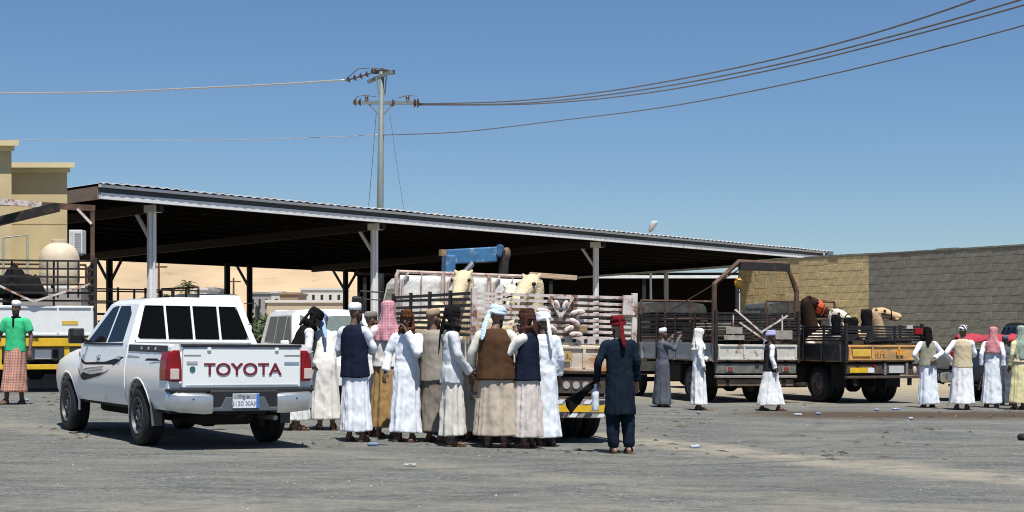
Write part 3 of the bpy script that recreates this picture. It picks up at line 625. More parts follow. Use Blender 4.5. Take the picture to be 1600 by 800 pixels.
# ---------------------------------------------------------------- double-cab pickup (rear bumper at y=0, forward +y)
def pickup(name, paint, label, cat, decals=True, words=True, group=None):
    root = empty(name, label=label, cat=cat, group=group)
    prof = [(.84, .46), (.885, .56), (.905, .72), (.905, .90), (.89, 1.02), (.868, 1.13), (.862, 1.20)]
    def sx(y, z):                                     # half width of the body side
        for (a, z0), (b, z1) in zip(prof, prof[1:]):
            if z <= z1: t = (z - z0) / (z1 - z0); w_ = a + (b - a) * t; break
        else:
            w_ = .862 - (z - 1.20) * .38 if z > 1.2 else prof[-1][0]
        if y > 3.9: w_ -= .09 * ((y - 3.9) / 1.35) ** 2
        return w_
    RA, FA = 1.22, 4.32
    arch = lambda y: MB().cyl((-1.2, y, .37), (1.2, y, .37), .435, 28)
    # bed
    def bedring(y, k=1.):
        o = [(a * k, z) for a, z in prof]; o = o + [(.835 * k, 1.235), (.77, 1.235), (.755, 1.2), (.755, .78)]
        return [(a, y, z) for a, z in o] + [(-a, y, z) for a, z in o[::-1]]
    mb = MB().loft([bedring(.13, .985), bedring(.2, .995), bedring(.5), bedring(1.7)]); o = mb.build('bed', [paint], root)
    boolean(o, [arch(RA)]); smooth_by_angle(o.data, 32)
    MB().box(-.62, .62, .14, .24, .74, .80).build('bed_sill', dark_under, root)
    # cab
    def cabring(yl, yb, yr):
        low = [(a, yl, z) for a, z in prof]; up = []
        for z in (1.27, 1.45, 1.62, 1.72): t = (z - 1.2) / .6; up.append((.862 - (z - 1.20) * .38, yb + (yr - yb) * t, z))
        up += [(.60, yr, 1.775), (.45, yr, 1.80), (.2, yr, 1.815)]
        r = low + up; return r + [(-a, y, z) for a, y, z in r[::-1]]
    mb = MB().loft([cabring(1.73, 1.73, 1.92), cabring(1.80, 1.80, 2.05), cabring(2.5, 2.5, 2.55), cabring(3.2, 3.1, 2.86), cabring(3.74, 3.66, 2.98)])
    o = mb.build('cab', [paint], root); boolean(o, [arch(FA)]); smooth_by_angle(o.data, 26)
    # front
    def hood(y, k, zt, zb=.46):
        r = [(.84, zb), (.885, .58), (.905, .72), (.9, .88), (.87, min(1.0, zt - .1)), (.78, zt - .035), (.5, zt), (.2, zt + .015)]
        r = [(a * k, y, z) for a, z in r]; return r + [(-a, y_, z) for a, y_, z in r[::-1]]
    mb = MB().loft([hood(3.70, 1., 1.19), hood(4.2, .995, 1.16), hood(4.7, .97, 1.10), hood(5.05, .93, 1.02), hood(5.22, .86, .93), hood(5.27, .82, .82, .5)])
    o = mb.build('front_body', [paint], root); boolean(o, [arch(FA)]); smooth_by_angle(o.data, 32)
    MB().box(-.7, .7, 5.2, 5.30, .55, .9).build('grille', black_plastic, root, bevel=.02)
    for sg in (-1, 1): MB().ball((sg * .64, 5.14, .93), (.14, .14, .07)).build('headlight', clear_lens, root, True)
    # glass: side windows, windshield, four-pane rear window
    side_poly(root, 'side_window', [(1.98, 1.25), (2.60, 1.235), (2.60, 1.70), (2.22, 1.70), (2.06, 1.60)], glass_dark, sx)
    side_poly(root, 'side_window', [(2.67, 1.235), (3.50, 1.225), (3.36, 1.33), (2.93, 1.68), (2.80, 1.70), (2.67, 1.70)], glass_dark, sx)
    side_poly(root, 'window_trim', [(1.93, 1.205), (3.62, 1.195), (3.62, 1.218), (1.93, 1.228)], black_plastic, sx, .006)
    MB().add([(-.70, 3.60, 1.27), (.70, 3.60, 1.27), (.60, 3.08, 1.72), (-.60, 3.08, 1.72), (-.70, 3.57, 1.25), (.70, 3.57, 1.25), (.60, 3.05, 1.70), (-.60, 3.05, 1.70)], [(0, 1, 2, 3), (7, 6, 5, 4), (0, 4, 5, 1), (1, 5, 6, 2), (2, 6, 7, 3), (3, 7, 4, 0)]).build('windshield', glass_dark, root)
    rw_ = empty('rear_window'); rw_.parent = root
    def ry(z): return 1.73 + .19 * max(0, (z - 1.2)) / .6
    def rquad(x0, x1, x2, x3, z0, z1, off, th, nm, m, par, bev=0.):
        vs_ = [(x0, ry(z0) - off, z0), (x1, ry(z0) - off, z0), (x2, ry(z1) - off, z1), (x3, ry(z1) - off, z1)]; vs_ += [(x, y + th, z) for x, y, z in vs_]
        return MB().add(vs_, [(3, 2, 1, 0), (4, 5, 6, 7), (0, 1, 5, 4), (1, 2, 6, 5), (2, 3, 7, 6), (3, 0, 4, 7)]).build(nm, m, par, bevel=bev)
    z0, z1 = 1.285, 1.70
    for a, b in ((-.74, -.365), (-.335, -.015), (.015, .335), (.365, .74)):
        la, lb = (a + (.10 if a < -.5 else 0)), (b - (.10 if b > .5 else 0))
        if a < -.5: p = [(-.70, z0), (b, z0), (b, z1), (-.585, z1), (-.62, z1 - .05), (-.735, z0 + .05)]
        elif b > .5: p = [(a, z0), (.70, z0), (.735, z0 + .05), (.62, z1 - .05), (.585, z1), (a, z1)]
        else: p = [(a, z0), (b, z0), (b, z1), (a, z1)]
        n_ = len(p); vs_ = [(x, ry(z) - .006, z) for x, z in p] + [(x, ry(z) + .03, z) for x, z in p]
        MB().add(vs_, [list(range(n_)), list(range(n_, 2 * n_))[::-1]] + [[i, (i + 1) % n_, (i + 1) % n_ + n_, i + n_] for i in range(n_)]).build('pane', glass_dark, rw_)
    for x in (-.35, 0, .35): rquad(x - .013, x + .013, x + .013, x - .013, 1.26, 1.73, .022, .03, 'divider', paint, rw_)
    rquad(-.76, .76, .745, -.745, 1.245, 1.275, .020, .03, 'frame_bottom', paint, rw_); rquad(-.60, .60, .60, -.60, 1.705, 1.735, .020, .03, 'frame_top', paint, rw_)
    for sg in (-1, 1): rquad(sg * .755 - .012, sg * .755 + .012, sg * .612 + .012, sg * .612 - .012, 1.27, 1.72, .018, .03, 'frame_side', paint, rw_)
    # doors: seams, handles, sill
    for y, za, zb in ((1.78, .52, 1.2), (2.635, .5, 1.72), (3.62, .55, 1.2)): side_poly(root, 'door_seam', [(y - .006, za), (y + .006, za), (y + .006, zb), (y - .006, zb)], black_plastic, sx, .0015)
    for y in (1.98, 2.84):
        side_poly(root, 'handle_recess', [(y - .06, 1.00), (y + .09, 1.00), (y + .09, 1.07), (y - .06, 1.07)], mat('recess_grey', (.30, .31, .32)), sx, .002)
        side_poly(root, 'door_handle', [(y - .05, 1.025), (y + .08, 1.025), (y + .08, 1.05), (y - .05, 1.05)], chrome, sx, .018)
    for y in (RA, FA):                                # flared arch lips
        for sg in (-1, 1):
            ring = []
            for k in range(13):
                a = R(-8 + 196 * k / 12); c, s_ = math.cos(a), math.sin(a)
                xx = sx(y, min(1.1, max(.5, .37 + .46 * s_)))
                ring.append([(sg * (xx + .006), y + c * .435, .37 + s_ * .435), (sg * (xx + .008), y + c * .45, .37 + s_ * .45), (sg * (xx - .01), y + c * .468, .37 + s_ * .468), (sg * (xx - .04), y + c * .435, .37 + s_ * .435)])
            o = MB().loft(ring).build('arch_lip', paint, root, True)
    if decals:
        dk_ = mat('decal_black', (.014, .013, .016), rough=.6, spec=.2); dg = mat('decal_grey', (.30, .31, .33), rough=.4)
        L_ = (-1, 1)
        side_poly(root, 'stripe_decal', [(3.72, .86), (3.58, .74), (3.45, .72), (2.75, .80), (2.45, .86), (2.02, .99), (1.80, 1.06), (2.00, 1.05), (2.55, .985), (3.40, .96), (3.62, 1.0), (3.78, 1.10)], dk_, sx, .003)
        side_poly(root, 'stripe_decal', [(3.52, .855), (2.72, .90), (2.60, .93), (3.40, .885)], dg, sx, .0045)
        side_poly(root, 'stripe_decal', [(3.30, .835), (2.72, .875), (2.60, .895), (3.28, .85)], dg, sx, .0045)
        side_poly(root, 'stripe_decal', [(1.66, 1.055), (1.18, 1.06), (1.20, 1.075), (1.66, 1.085)], dg, sx, .003)
        side_poly(root, 'stripe_decal', [(.98, 1.03), (.42, 1.035), (.55, 1.06), (.90, 1.055)], dk_, sx, .003)
        side_poly(root, 'stripe_decal', [(.80, 1.00), (.42, 1.02), (.62, 1.022)], dg, sx, .003)
        side_poly(root, 'tailgate_rail_trim', [(1.66, 1.135), (.20, 1.13), (.24, 1.215), (1.66, 1.215)], black_plastic, sx, .008)
        for y in (.62, .88, 1.14): side_poly(root, 'trim_stud', [(y - .025, 1.16), (y + .025, 1.16), (y + .025, 1.195), (y - .025, 1.195)], chrome, sx, .016)
    for sg in (-1, 1):                                # mirrors
        mr = empty('mirror', (sg * .90, 3.42, 1.22)); mr.parent = root
        MB().loft([[(sg * x, y, .01 + z * .82) for y, z in ((-.06 + k_, -.02), (.06, -.03), (.08, .1), (.06, .21), (-.06 + k_, .22), (-.08 + k_, .1))] for x, k_ in ((.02, .05), (.07, 0), (.17, 0), (.215, .05))]).build('shell', black_plastic, mr, bevel=.015)
        MB().bar((sg * -.05, 0, .0), (sg * .06, 0, .05), .05).build('stalk', black_plastic, mr)
    # tailgate
    tg = empty('tailgate', (0, .07, 0)); tg.parent = root
    MB().box(-.735, .735, 0, .065, .72, 1.195).build('panel', paint, tg, bevel=.02)
    MB().box(-.74, .74, -.012, .07, 1.197, 1.235).build('top_trim', black_plastic, tg, bevel=.008)
    for x in (-.42, .42): MB().box(x - .024, x + .024, -.016, .02, 1.155, 1.196).build('trim_clip', paint, tg, bevel=.006)
    MB().box(-.70, .70, -.005, .0, .755, .765).build('crease', mat('crease_grey', (.55, .56, .57)), tg)
    for x in (-.62, .62): MB().box(x - .10, x + .10, -.004, .0, 1.10, 1.112).build('crease', mat('crease_dark', (.22, .23, .24)), tg)
    if words:
        lettering('TOYOTA', .20, letter_red, tg, (.0, -.006, .935), sx=1.17)
        MB().box(-.69, -.56, -.007, -.001, 1.005, 1.035).build('badge', mat('badge_grey', (.35, .33, .36)), tg); MB().cyl((-.62, -.008, .945), (-.62, 0, .945), .034, 16).build('round_sticker', mat('sticker_green', (.03, .11, .13)), tg)
        MB().box(.52, .71, -.007, -.001, 1.00, 1.03).build('badge', mat('badge_blue_grey', (.26, .32, .40)), tg)
    for sg in (-1, 1):                                # tail lamps
        tl = empty('tail_lamp', (sg * .82, .10, 0)); tl.parent = root
        def lring(z, wi, wo): return [(sg * (-.082 + wi), -.035, z), (sg * (.055 + wo), -.030, z), (sg * (.092 + wo), .06, z), (sg * (.10 + wo), .26, z), (sg * -.05, .26, z), (sg * -.082, .05, z)]
        MB().loft([lring(.80, .01, -.02), lring(.83, .01, 0), lring(.94, .012, 0), lring(1.05, .018, -.01), lring(1.13, .035, -.035), lring(1.165, .055, -.06)]).build('red_lens', red_lens, tl, bevel=.012)
        MB().box(sg * .01 - .055, sg * .01 + .05, -.045, -.02, .825, .95).build('reverse_lens', clear_lens, tl, bevel=.008)
        MB().box(sg * .01 - .055, sg * .01 + .05, -.042, -.02, .895, .90).build('lens_rib', red_lens, tl)
    # rear bumper
    bp = empty('rear_bumper', (0, 0, 0)); bp.parent = root
    for sg in (-1, 1):
        MB().loft([[(sg * x, y0, z0_), (sg * x, y0 - .03, z0_ + .05), (sg * x, y0 - .03, z1_ - .03), (sg * x, y0 + .02, z1_), (sg * x, .2, z1_), (sg * x, .2, z0_)] for x, y0, z0_, z1_ in ((.40, .0, .43, .655), (.5, -.01, .425, .665), (.8, .0, .45, .675), (.88, .08, .48, .68), (.905, .19, .50, .68))]).build('chrome_corner', chrome, bp, True, bevel=.008)
        MB().ball((sg * .64, -.035, .60), .012, 8, 6).build('sensor', black_plastic, bp)
    MB().box(-.42, .42, .0, .2, .45, .70).build('center_step', black_plastic, bp, bevel=.02)
    MB().prism([(-.40, .455), (.40, .455), (.40, .50), (.30, .50), (.24, .62), (-.24, .62), (-.30, .50), (-.40, .50)], 'y', -.03, .02).build('lower_step', mat('bumper_grey', (.09, .10, .115), rough=.4), bp, bevel=.008)
    MB().box(-.9, .9, .04, .22, .68, .72).build('top_pad', black_plastic, bp, bevel=.012)
    np = empty('number_plate', (.0, -.035, .575)); np.parent = root
    MB().box(-.165, .165, -.006, .006, -.085, .085).build('plate', plate_white, np, bevel=.003); MB().box(.125, .163, -.009, -.005, -.083, .083).build('blue_band', plate_blue, np)
    MB().box(-.16, .12, -.0085, -.005, .028, .08).build('upper_band', mat('plate_grey', (.33, .36, .38)), np)
    if words: lettering('6130 XAK', .075, mat('faded_ink', (.30, .33, .40)), np, (-.02, -.009, -.03), depth=.001); lettering('١٣٠ح ط', .05, ink, np, (-.03, -.0095, .052), depth=.001)
    # underside, mud flaps, exhaust, axle
    MB().box(-.80, .80, .3, 5.0, .42, .50).build('underbody', dark_under, root)
    MB().box(-.35, .35, .6, 4.6, .26, .42).build('drivetrain', dark_under, root, bevel=.05)
    MB().cyl((-.75, RA, .36), (.75, RA, .36), .055, 12).ball((0, RA, .36), (.17, .18, .16)).build('rear_axle', dark_under, root)
    MB().cyl((.45, .15, .36), (.45, 1.6, .36), .03, 10).build('exhaust', steel, root)
    MB().cyl((0, .75, .44), (0, .75, .62), .33, 24).build('spare_wheel', rubber, root)
    MB().bar((-.3, .12, .44), (.3, .12, .44), .06).bar((.0, .05, .44), (0, .2, .40), .07).build('tow_hitch', dark_under, root)
    for sg in (-1, 1):
        MB().add([(sg * .76, RA - .46, .58), (sg * .90, RA - .46, .58), (sg * .88, RA - .50, .26), (sg * .75, RA - .50, .26), (sg * .76, RA - .45, .58), (sg * .90, RA - .45, .58), (sg * .88, RA - .49, .26), (sg * .75, RA - .49, .26)], [(0, 1, 2, 3), (7, 6, 5, 4), (0, 4, 5, 1), (1, 5, 6, 2), (2, 6, 7, 3), (3, 7, 4, 0)]).build('mud_flap', mat('mudflap', (.10, .10, .10), rough=.8), root)
        for y in (RA, FA): MB().box(sg * .56 - .04, sg * .56 + .04, y - .42, y + .42, .46, .84).build('inner_fender', dark_under, root)
        for y in (RA, FA): wheel(root, PK_W, sg * .78, y, .36, sg > 0)
    return root

pk = pickup('pickup_truck', white_paint, 'white double cab pickup with dark side stripes parked in the foreground', 'pickup')
place(pk, at(382, 18.75)[0], 18.75, 31)
dp = pickup('pickup_truck', mat('navy_paint', (.012, .018, .03), rough=.35, var=.1, coat=.4), 'dark navy pickup side on behind the men at the right edge', 'pickup', decals=False, words=False)
place(dp, at(1462, 37.5)[0], 37.5, -86)
rb = MB(); pts = []
rows = []
for i in range(14):
    u = i / 13; rows.append([(-.8 + 1.6 * u, -.25 + .5 * v / 6, .05 * math.sin(u * 19 + v) + .09 * math.sin(math.pi * v / 6) + .04) for v in range(7)])
rb.loft([r + [(x, y, -.02) for x, y, z in r[::-1]] for r in rows]); rbo = rb.build('blanket', cloth('red_blanket', (.36, .05, .07)), None, True, loc=(at(1548, 37.0)[0], 37.05, 1.29))
tag(rbo, 'folded red blanket lying on the navy pickup bed side', 'blanket'); rbo.rotation_euler = (R(6), 0, R(4))

# ---------------------------------------------------------------- SUV behind the pickup
def suv(name, paint, label, x, y, yaw, gl):
    root = empty(name, label=label, cat='car')
    def ring(yl, yb, yr, zb=1.08, zt=1.84, k=1.):
        r = [(.84, yl, .42), (.90, yl, .62), (.91, yl, .85), (.88, yl, zb), (.83, yb + (yr - yb) * .1, zb + .06), (.73, yb + (yr - yb) * .85, zt - .12), (.62, yr, zt - .03), (.3, yr, zt)]
        r = [(a * k, b, c) for a, b, c in r]; return r + [(-a, b, c) for a, b, c in r[::-1]]
    o = MB().loft([ring(.02, .02, .34), ring(.12, .12, .42), ring(1.6, 1.6, 1.6), ring(2.7, 2.7, 2.35), ring(3.3, 3.25, 2.5)]).build('body', [paint], root)
    cut = lambda yy: MB().cyl((-1.2, yy, .36), (1.2, yy, .36), .42, 24)
    boolean(o, [cut(.95)]); smooth_by_angle(o.data, 28)
    h = [[(a * k, yy, z) for a, z in ((.84, .45), (.9, .62), (.9, .85), (.84, zt - .05), (.5, zt), (.2, zt + .01))] for yy, k, zt in ((3.28, 1., 1.12), (3.9, .98, 1.06), (4.4, .92, .95), (4.55, .85, .8))]
    o = MB().loft([r + [(-a, b, c) for a, b, c in r[::-1]] for r in h]).build('hood', [paint], root); boolean(o, [cut(3.75)]); smooth_by_angle(o.data, 32)
    MB().add([(-.70, .06, 1.17), (.70, .06, 1.17), (.58, .30, 1.70), (-.58, .30, 1.70), (-.70, .1, 1.17), (.70, .1, 1.17), (.58, .34, 1.70), (-.58, .34, 1.70)], [(3, 2, 1, 0), (4, 5, 6, 7), (0, 1, 5, 4), (1, 2, 6, 5), (2, 3, 7, 6), (3, 0, 4, 7)]).build('rear_window', gl, root)
    sxw = lambda yy, z: .83 - (z - 1.14) * .172
    for p in ([(.45, 1.2), (1.35, 1.18), (1.35, 1.70), (.62, 1.70)], [(1.42, 1.18), (2.2, 1.18), (2.2, 1.70), (1.42, 1.70)], [(2.27, 1.18), (3.0, 1.18), (2.55, 1.68), (2.27, 1.70)]): side_poly(root, 'side_window', p, gl, sxw, .006)
    MB().add([(-.7, 3.27, 1.17), (.7, 3.27, 1.17), (.58, 2.6, 1.72), (-.58, 2.6, 1.72)], [(0, 1, 2, 3)]).build('windshield', gl, root)
    for sg in (-1, 1):
        MB().box(sg * .80 - .07, sg * .80 + .07, -.01, .1, .75, 1.1).build('tail_lamp', red_lens, root, bevel=.02)
        MB().box(sg * .93 - .08, sg * .93 + .08, 2.85, 2.97, 1.08, 1.24).build('mirror', paint, root, bevel=.03)
        for yy in (.95, 3.75): wheel(root, PK_W, sg * .78, yy, .36, sg > 0)
    MB().box(-.85, .85, -.08, .15, .45, .68).build('rear_bumper', paint, root, bevel=.04); MB().box(-.8, .8, .3, 4.3, .3, .5).build('underbody', dark_under, root)
    MB().box(-.26, .26, -.095, -.08, .72, .83).build('number_plate', plate_white, root); MB().box(-.6, .6, .30, .42, 1.80, 1.84).build('spoiler', paint, root, bevel=.015)
    place(root, x, y, yaw); return root
suv('parked_suv', white_paint, 'white SUV with grey glass parked behind the pickup', at(440, 30.5)[0], 33.0, 200, glass_grey)
suv('parked_suv', mat('white_van_paint', (.70, .71, .70), rough=.3, var=.04), 'white SUV glimpsed through the rails of the pale sided truck', at(1050, 46)[0], 46, -70, mat('teal_glass', (.03, .07, .065), rough=.1))

# ---------------------------------------------------------------- livestock trucks (bed rear at y=0, forward +y)
def truck(label, W=2.2, L=3.8, cab_m=worn_white, tail_m=worn_white, side_m=worn_white, frame_m=rail_dark, rear_m=None, side_rail_m=None, rails=5, ztop=1.95, gantry=None, cab=True, FZ=.98, T0=.95, T1=1.30, BU=0., bumper='dark', tail='plain', head_m=None, group='livestock trucks'):
    rear_m = rear_m or frame_m; side_rail_m = side_rail_m or frame_m
    root = empty('livestock_truck', label=label, cat='truck'); hw = W / 2
    MB().box(-hw + .05, hw - .05, .06, L - .02, FZ - .06, FZ).build('bed_floor', wood, root)
    ch = MB()
    for sg in (-1, 1): ch.box(sg * .38 - .05, sg * .38 + .05, .1, L + 1.5, .64, .86)
    for y in (.2, 1., 1.9, 2.8, 3.6): ch.box(-.33, .33, y, y + .08, .68, .84)
    for y in (.25, .9, 1.6, 2.3, 3.0, L - .3): ch.box(-hw + .08, hw - .08, y, y + .07, .865, .918)
    ch.build('chassis', dark_under, root)
    # tailgate with frame, inset panel and hinges
    tg = empty('tailgate', (0, 0, 0)); tg.parent = root
    MB().box(-hw + .02, hw - .02, .0, .05, T0, T1).build('panel', tail_m, tg, bevel=.008)
    for z in (T0 + .015, T1 - .045): MB().box(-hw + .03, hw - .03, -.022, -.0, z, z + .03).build('rib', tail_m, tg)
    for x in (-hw + .05, -hw * .35, hw * .35, hw - .09): MB().box(x, x + .04, -.03, .0, T0 + .05, T1 - .05).build('stiffener', tail_m, tg)
    for x in (-hw * .7, 0, hw * .7): MB().cyl((x - .05, -.02, T0 - .01), (x + .05, -.02, T0 - .01), .02, 8).build('hinge', dark_under, tg)
    if tail == 'crate':
        MB().box(-.32, .22, -.036, -.024, 1.08, 1.22).build('sign_board', mat('sign_tan', (.50, .34, .12), var=.2), tg); lettering('مواشي للنقل', .085, mat('sign_brown', (.22, .11, .04)), tg, (-.05, -.038, 1.16), depth=.001); lettering('نقل خاص', .05, MATS['sign_brown'], tg, (-.05, -.038, 1.105), depth=.001)
        MB().box(-.78, -.40, -.034, -.024, 1.06, 1.24).build('sign_board', mat('sign_pale', (.60, .62, .52), var=.1), tg)
    if tail == 'orange':
        lettering('١٤٢٤', .14, mat('sign_orange_brown', (.35, .14, .03)), tg, (-.12, -.028, 1.12), depth=.001, sx=1.2); MB().box(.30, .48, -.03, -.02, 1.07, 1.19).build('sign_board', mat('sign_orange', (.70, .30, .03)), tg)
        MB().box(-.82, -.36, -.03, -.02, 1.05, 1.21).build('sign_board', mat('sign_yellow', (.66, .42, .06), var=.15), tg)
    # side boards
    for sg in (-1, 1):
        sb = empty('side_board'); sb.parent = root
        MB().box(sg * hw - .025, sg * hw + .025, .07, L, T0, T1).build('panel', side_m, sb, bevel=.006)
        for k in range(5): y = .2 + k * (L - .4) / 4; MB().box(sg * hw - .045, sg * hw + .045, y - .025, y + .025, T0 - .02, T1 + .01).build('stiffener', side_m, sb)
        MB().box(sg * hw - .035, sg * hw + .035, .09, L, T1 - .012, T1 + .03).build('rib', side_m, sb)
    # rails and posts
    zs = [T1 + .10 + (ztop - T1 - .12) * k / (rails - 1) for k in range(rails)]
    rm = MB().box(-hw + .03, hw - .03, -.018, .018, -.019, .019).mesh('rail', rear_m); sm = MB().box(-.018, .018, .05, L, -.02, .02).mesh('rail', side_rail_m)
    rr = random.Random(len(label))
    for z in zs:
        share('rail', rm, root, (0, .02, z), (0, rr.uniform(-.012, .012), 0))
        for sg in (-1, 1): share('rail', sm, root, (sg * hw, 0, z), (rr.uniform(-.006, .006), 0, 0))
    for x in (-hw, hw): MB().box(x - .035, x + .035, -.03, .04, T0 - .05, ztop + .05).build('post', rear_m, root, bevel=.006)
    for x in (-hw * .4, hw * .3): MB().box(x - .02, x + .02, .04, .07, T1, ztop).build('post', rear_m, root)
    for sg in (-1, 1):
        for k in range(1, 5): y = k * L / 4; MB().box(sg * (hw + .022) - .02, sg * (hw + .022) + .02, y - .03, y + .02, T0, ztop + .03).build('post', side_rail_m, root)
    # headboard
    hb = empty('headboard', (0, L, 0)); hb.parent = root; pipe_m = rust_brown if not head_m else mat('pinkish_worn_pipe', (.50, .38, .33), var=.2, spots=(.22, .10, .06), spot_amt=.08, spot_scale=5); HT = max(2.35, ztop + .1)
    for x in (-hw + .03, -hw * .33, hw * .33, hw - .03): MB().tube([(x, .03, T0), (x, .03, HT - .08), (x * .97, .03, HT)], .03, 8).build('upright', pipe_m, hb)
    for z in (1.45, 1.9, HT - .02): MB().tube([(-hw + .03, .03, z), (hw - .03, .03, z)], .026, 8).build('crossbar', pipe_m, hb)
    if head_m:
        for x0, x1 in ((-hw + .08, -hw * .33 - .04), (-hw * .33 + .04, hw * .33 - .04), (hw * .33 + .04, hw - .08)):
            rows = [[(x0 + (x1 - x0) * i / 8, -.01 - .025 * math.sin(math.pi * i / 8) * math.sin(math.pi * j / 9) - .008 * ((i + j) % 2), 1.35 + (HT - 1.42) * j / 9) for i in range(9)] for j in range(10)]
            MB().loft([r + [(x, .05, z) for x, y, z in r[::-1]] for r in rows]).build('pad', head_m, hb, True)
            xm_ = (x0 + x1) / 2; MB().tube([(x0 + .02, -.05, 1.4), (x0 + .03, -.05, HT - .14), (x0 + .12, -.05, HT - .03)], .017, 6).tube([(xm_, -.055, 1.35), (xm_, -.055, HT - .05)], .013, 6).build('pad_bar', pipe_m, hb)
    # rear underrun bumper and lamps
    if bumper == 'yellow_big':
        MB().box(-hw, hw, .0, .12, .92, 1.10).build('bumper', yellow, root, bevel=.015); MB().box(-hw + .1, hw - .1, .02, .1, .46, .56).build('underrun_bar', yellow, root, bevel=.01)
        for x in (-.7, 0.6): MB().box(x - .05, x + .05, .03, .09, .565, .915).build('bracket', yellow, root)
        MB().box(-hw + .05, hw - .05, .13, .2, .66, .90).build('lamp_panel', mat('lamp_panel_grey', (.20, .22, .24), var=.2), root)
        MB().box(-.02, .30, .10, .125, .68, .86).build('number_plate', plate_white, root); MB().box(.50, .82, -.008, .0, 1.36, 1.44).build('sticker', mat('sticker_amber', (.62, .42, .08)), root)
    else:
        bm_ = {'dark': truck_grey, 'brown': mat('bumper_brown', (.07, .05, .04), var=.3), 'pale': mat('bumper_grey_green', (.13, .135, .12), var=.3, spots=(.2, .13, .08), spot_amt=.05)}[bumper]
        MB().box(-hw + .03, hw - .03, .03, .12, .66, .88).build('rear_panel', bm_, root, bevel=.008)
        MB().box(-hw + .02, hw - .02, .0, .13, .56, .62).build('bumper', bm_ if tail != 'plain' else mat('bumper_steel', (.26, .24, .21), var=.3, spots=RUST, spot_amt=.06), root, bevel=.01)
        for x in (-.7, .7): MB().box(x - .04, x + .04, .05, .11, .4, .56).build('bracket', dark_under, root)
        if tail == 'crate':
            ub = empty('underrun_bar', (0, -.02, .34)); ub.parent = root
            MB().box(-hw + .05, hw - .35, 0, .08, 0, .25).build('bar', mat('underrun_grey', (.30, .28, .26), var=.2, spots=(.04, .03, .03), spot_amt=.1, spot_scale=9), ub, bevel=.008); MB().box(-hw + .08, hw - .38, -.008, .0, .08, .17).build('yellow_stripe', yellow, ub)
            for k in range(9): x = -hw + .15 + k * .2; MB().prism([(x, .185), (x + .09, .185), (x + .13, .235), (x + .04, .235)], 'y', -.008, .0).build('stripe', plate_white if k % 2 else ink, ub); MB().prism([(x, .01), (x + .09, .01), (x + .13, .06), (x + .04, .06)], 'y', -.008, .0).build('stripe', ink if k % 2 else plate_white, ub)
            for k in range(4): MB().cyl((.05 + k * .14, .02, .77), (.05 + k * .14, .035, .77), .05, 14).build('lamp', mat('grey_lamp', (.42, .40, .38), rough=.3), root)
            for k in range(12): MB().cyl((-hw + .25 + k * .165, -.012, 1.36), (-hw + .25 + k * .165, .0, 1.36), .026, 12).build('drilled_hole', dark_under, root)
            MB().box(-hw + .05, hw - .05, .0, .03, 1.32, 1.40).build('drilled_bar', mat('pinkish_worn_paint', (.52, .46, .42), var=.15, spots=RUST, spot_amt=.04), root)
        elif tail == 'orange':
            MB().box(-hw + .1, -.42, .0, .03, .69, .80).build('number_plate', yellow, root); MB().box(-.42, -.26, .0, .03, .69, .80).build('plate_end', plate_white, root)
            MB().box(.12, .50, -.0, .03, .68, .84).build('number_plate', mat('plate_grey_white', (.48, .50, .50)), root); MB().box(-.30, -.22, -.01, .03, .82, .86).build('lamp', red_lens, root)
            for x in (.02, .58): MB().box(x - .03, x + .03, -.002, .03, .64, .90).build('bracket', steel, root)
            MB().ball((hw - .18, .02, .74), (.05, .03, .09)).build('lamp', clear_lens, root)
        else:
            for x in (-hw + .25, hw - .4): MB().box(x, x + .2, .0, .03, .70, .82).build('lamp_box', mat('lamp_box', (.24, .20, .17)), root); MB().box(x + .04, x + .16, -.01, .0, .715, .80).build('lamp', mat('dull_red', (.20, .04, .03)), root)
            MB().box(-hw + .08, hw - .08, .06, .12, .38, .53).build('underrun_bar', mat('rusty_bar', (.16, .11, .08), var=.4, spots=RUST, spot_amt=.1), root, bevel=.01)
    for sg in (-1, 1): MB().box(sg * (hw - .28) - .2, sg * (hw - .28) + .2, .74, .76, .34, .86).build('mud_flap', rubber, root)
    # axles, wheels (dual at the rear)
    RA, FAx = 1.28, L + .55
    MB().cyl((-hw + .2, RA, .41), (hw - .2, RA, .41), .07, 12).ball((0, RA, .41), (.2, .2, .2)).cyl((0, RA, .45), (0, L, .62), .05, 10).build('rear_axle', dark_under, root)
    MB().cyl((-.8, FAx, .41), (.8, FAx, .41), .06, 10).build('front_axle', dark_under, root)
    MB().box(hw - .62, hw - .12, 1.95, 2.75, .42, .82).build('fuel_tank', dark_under, root, bevel=.05); MB().box(-hw + .12, -hw + .55, 2.0, 2.6, .45, .82).build('battery_box', dark_under, root, bevel=.03)
    for sg in (-1, 1):
        for dx in (.16, .42): wheel(root, TR_W, sg * (hw - dx), RA, .41, sg > 0)
        wheel(root, TR_W, sg * (min(hw, 1.0) - .16), FAx, .41, sg > 0)
    # cab
    if cab:
        cw = min(hw - .06, .98); y0 = L + .14; cb = empty('cab', (0, y0, 0)); cb.parent = root
        def cr_(yl, yr, k=1.): 
            r = [(cw * .97, yl, .62), (cw, yl, .75), (cw, yl, 1.42), (cw * .97, yl * .8 + yr * .2, 1.5), (cw * .88, yr, 2.18), (cw * .80, yr, 2.27), (cw * .4, yr, 2.32)]
            r = [(a * k, b, c) for a, b, c in r]; return r + [(-a, b, c) for a, b, c in r[::-1]]
        o = MB().loft([cr_(0, .04), cr_(.05, .08), cr_(.9, .9), cr_(1.5, 1.28), cr_(1.66, 1.36, .95)]).build('shell', [cab_m], cb)
        boolean(o, [MB().cyl((-1.2, FAx - y0, .42), (1.2, FAx - y0, .42), .5, 24)]); smooth_by_angle(o.data, 30)
        fx = lambda y, z: cw - max(0, z - 1.44) * .16 * cw / .98
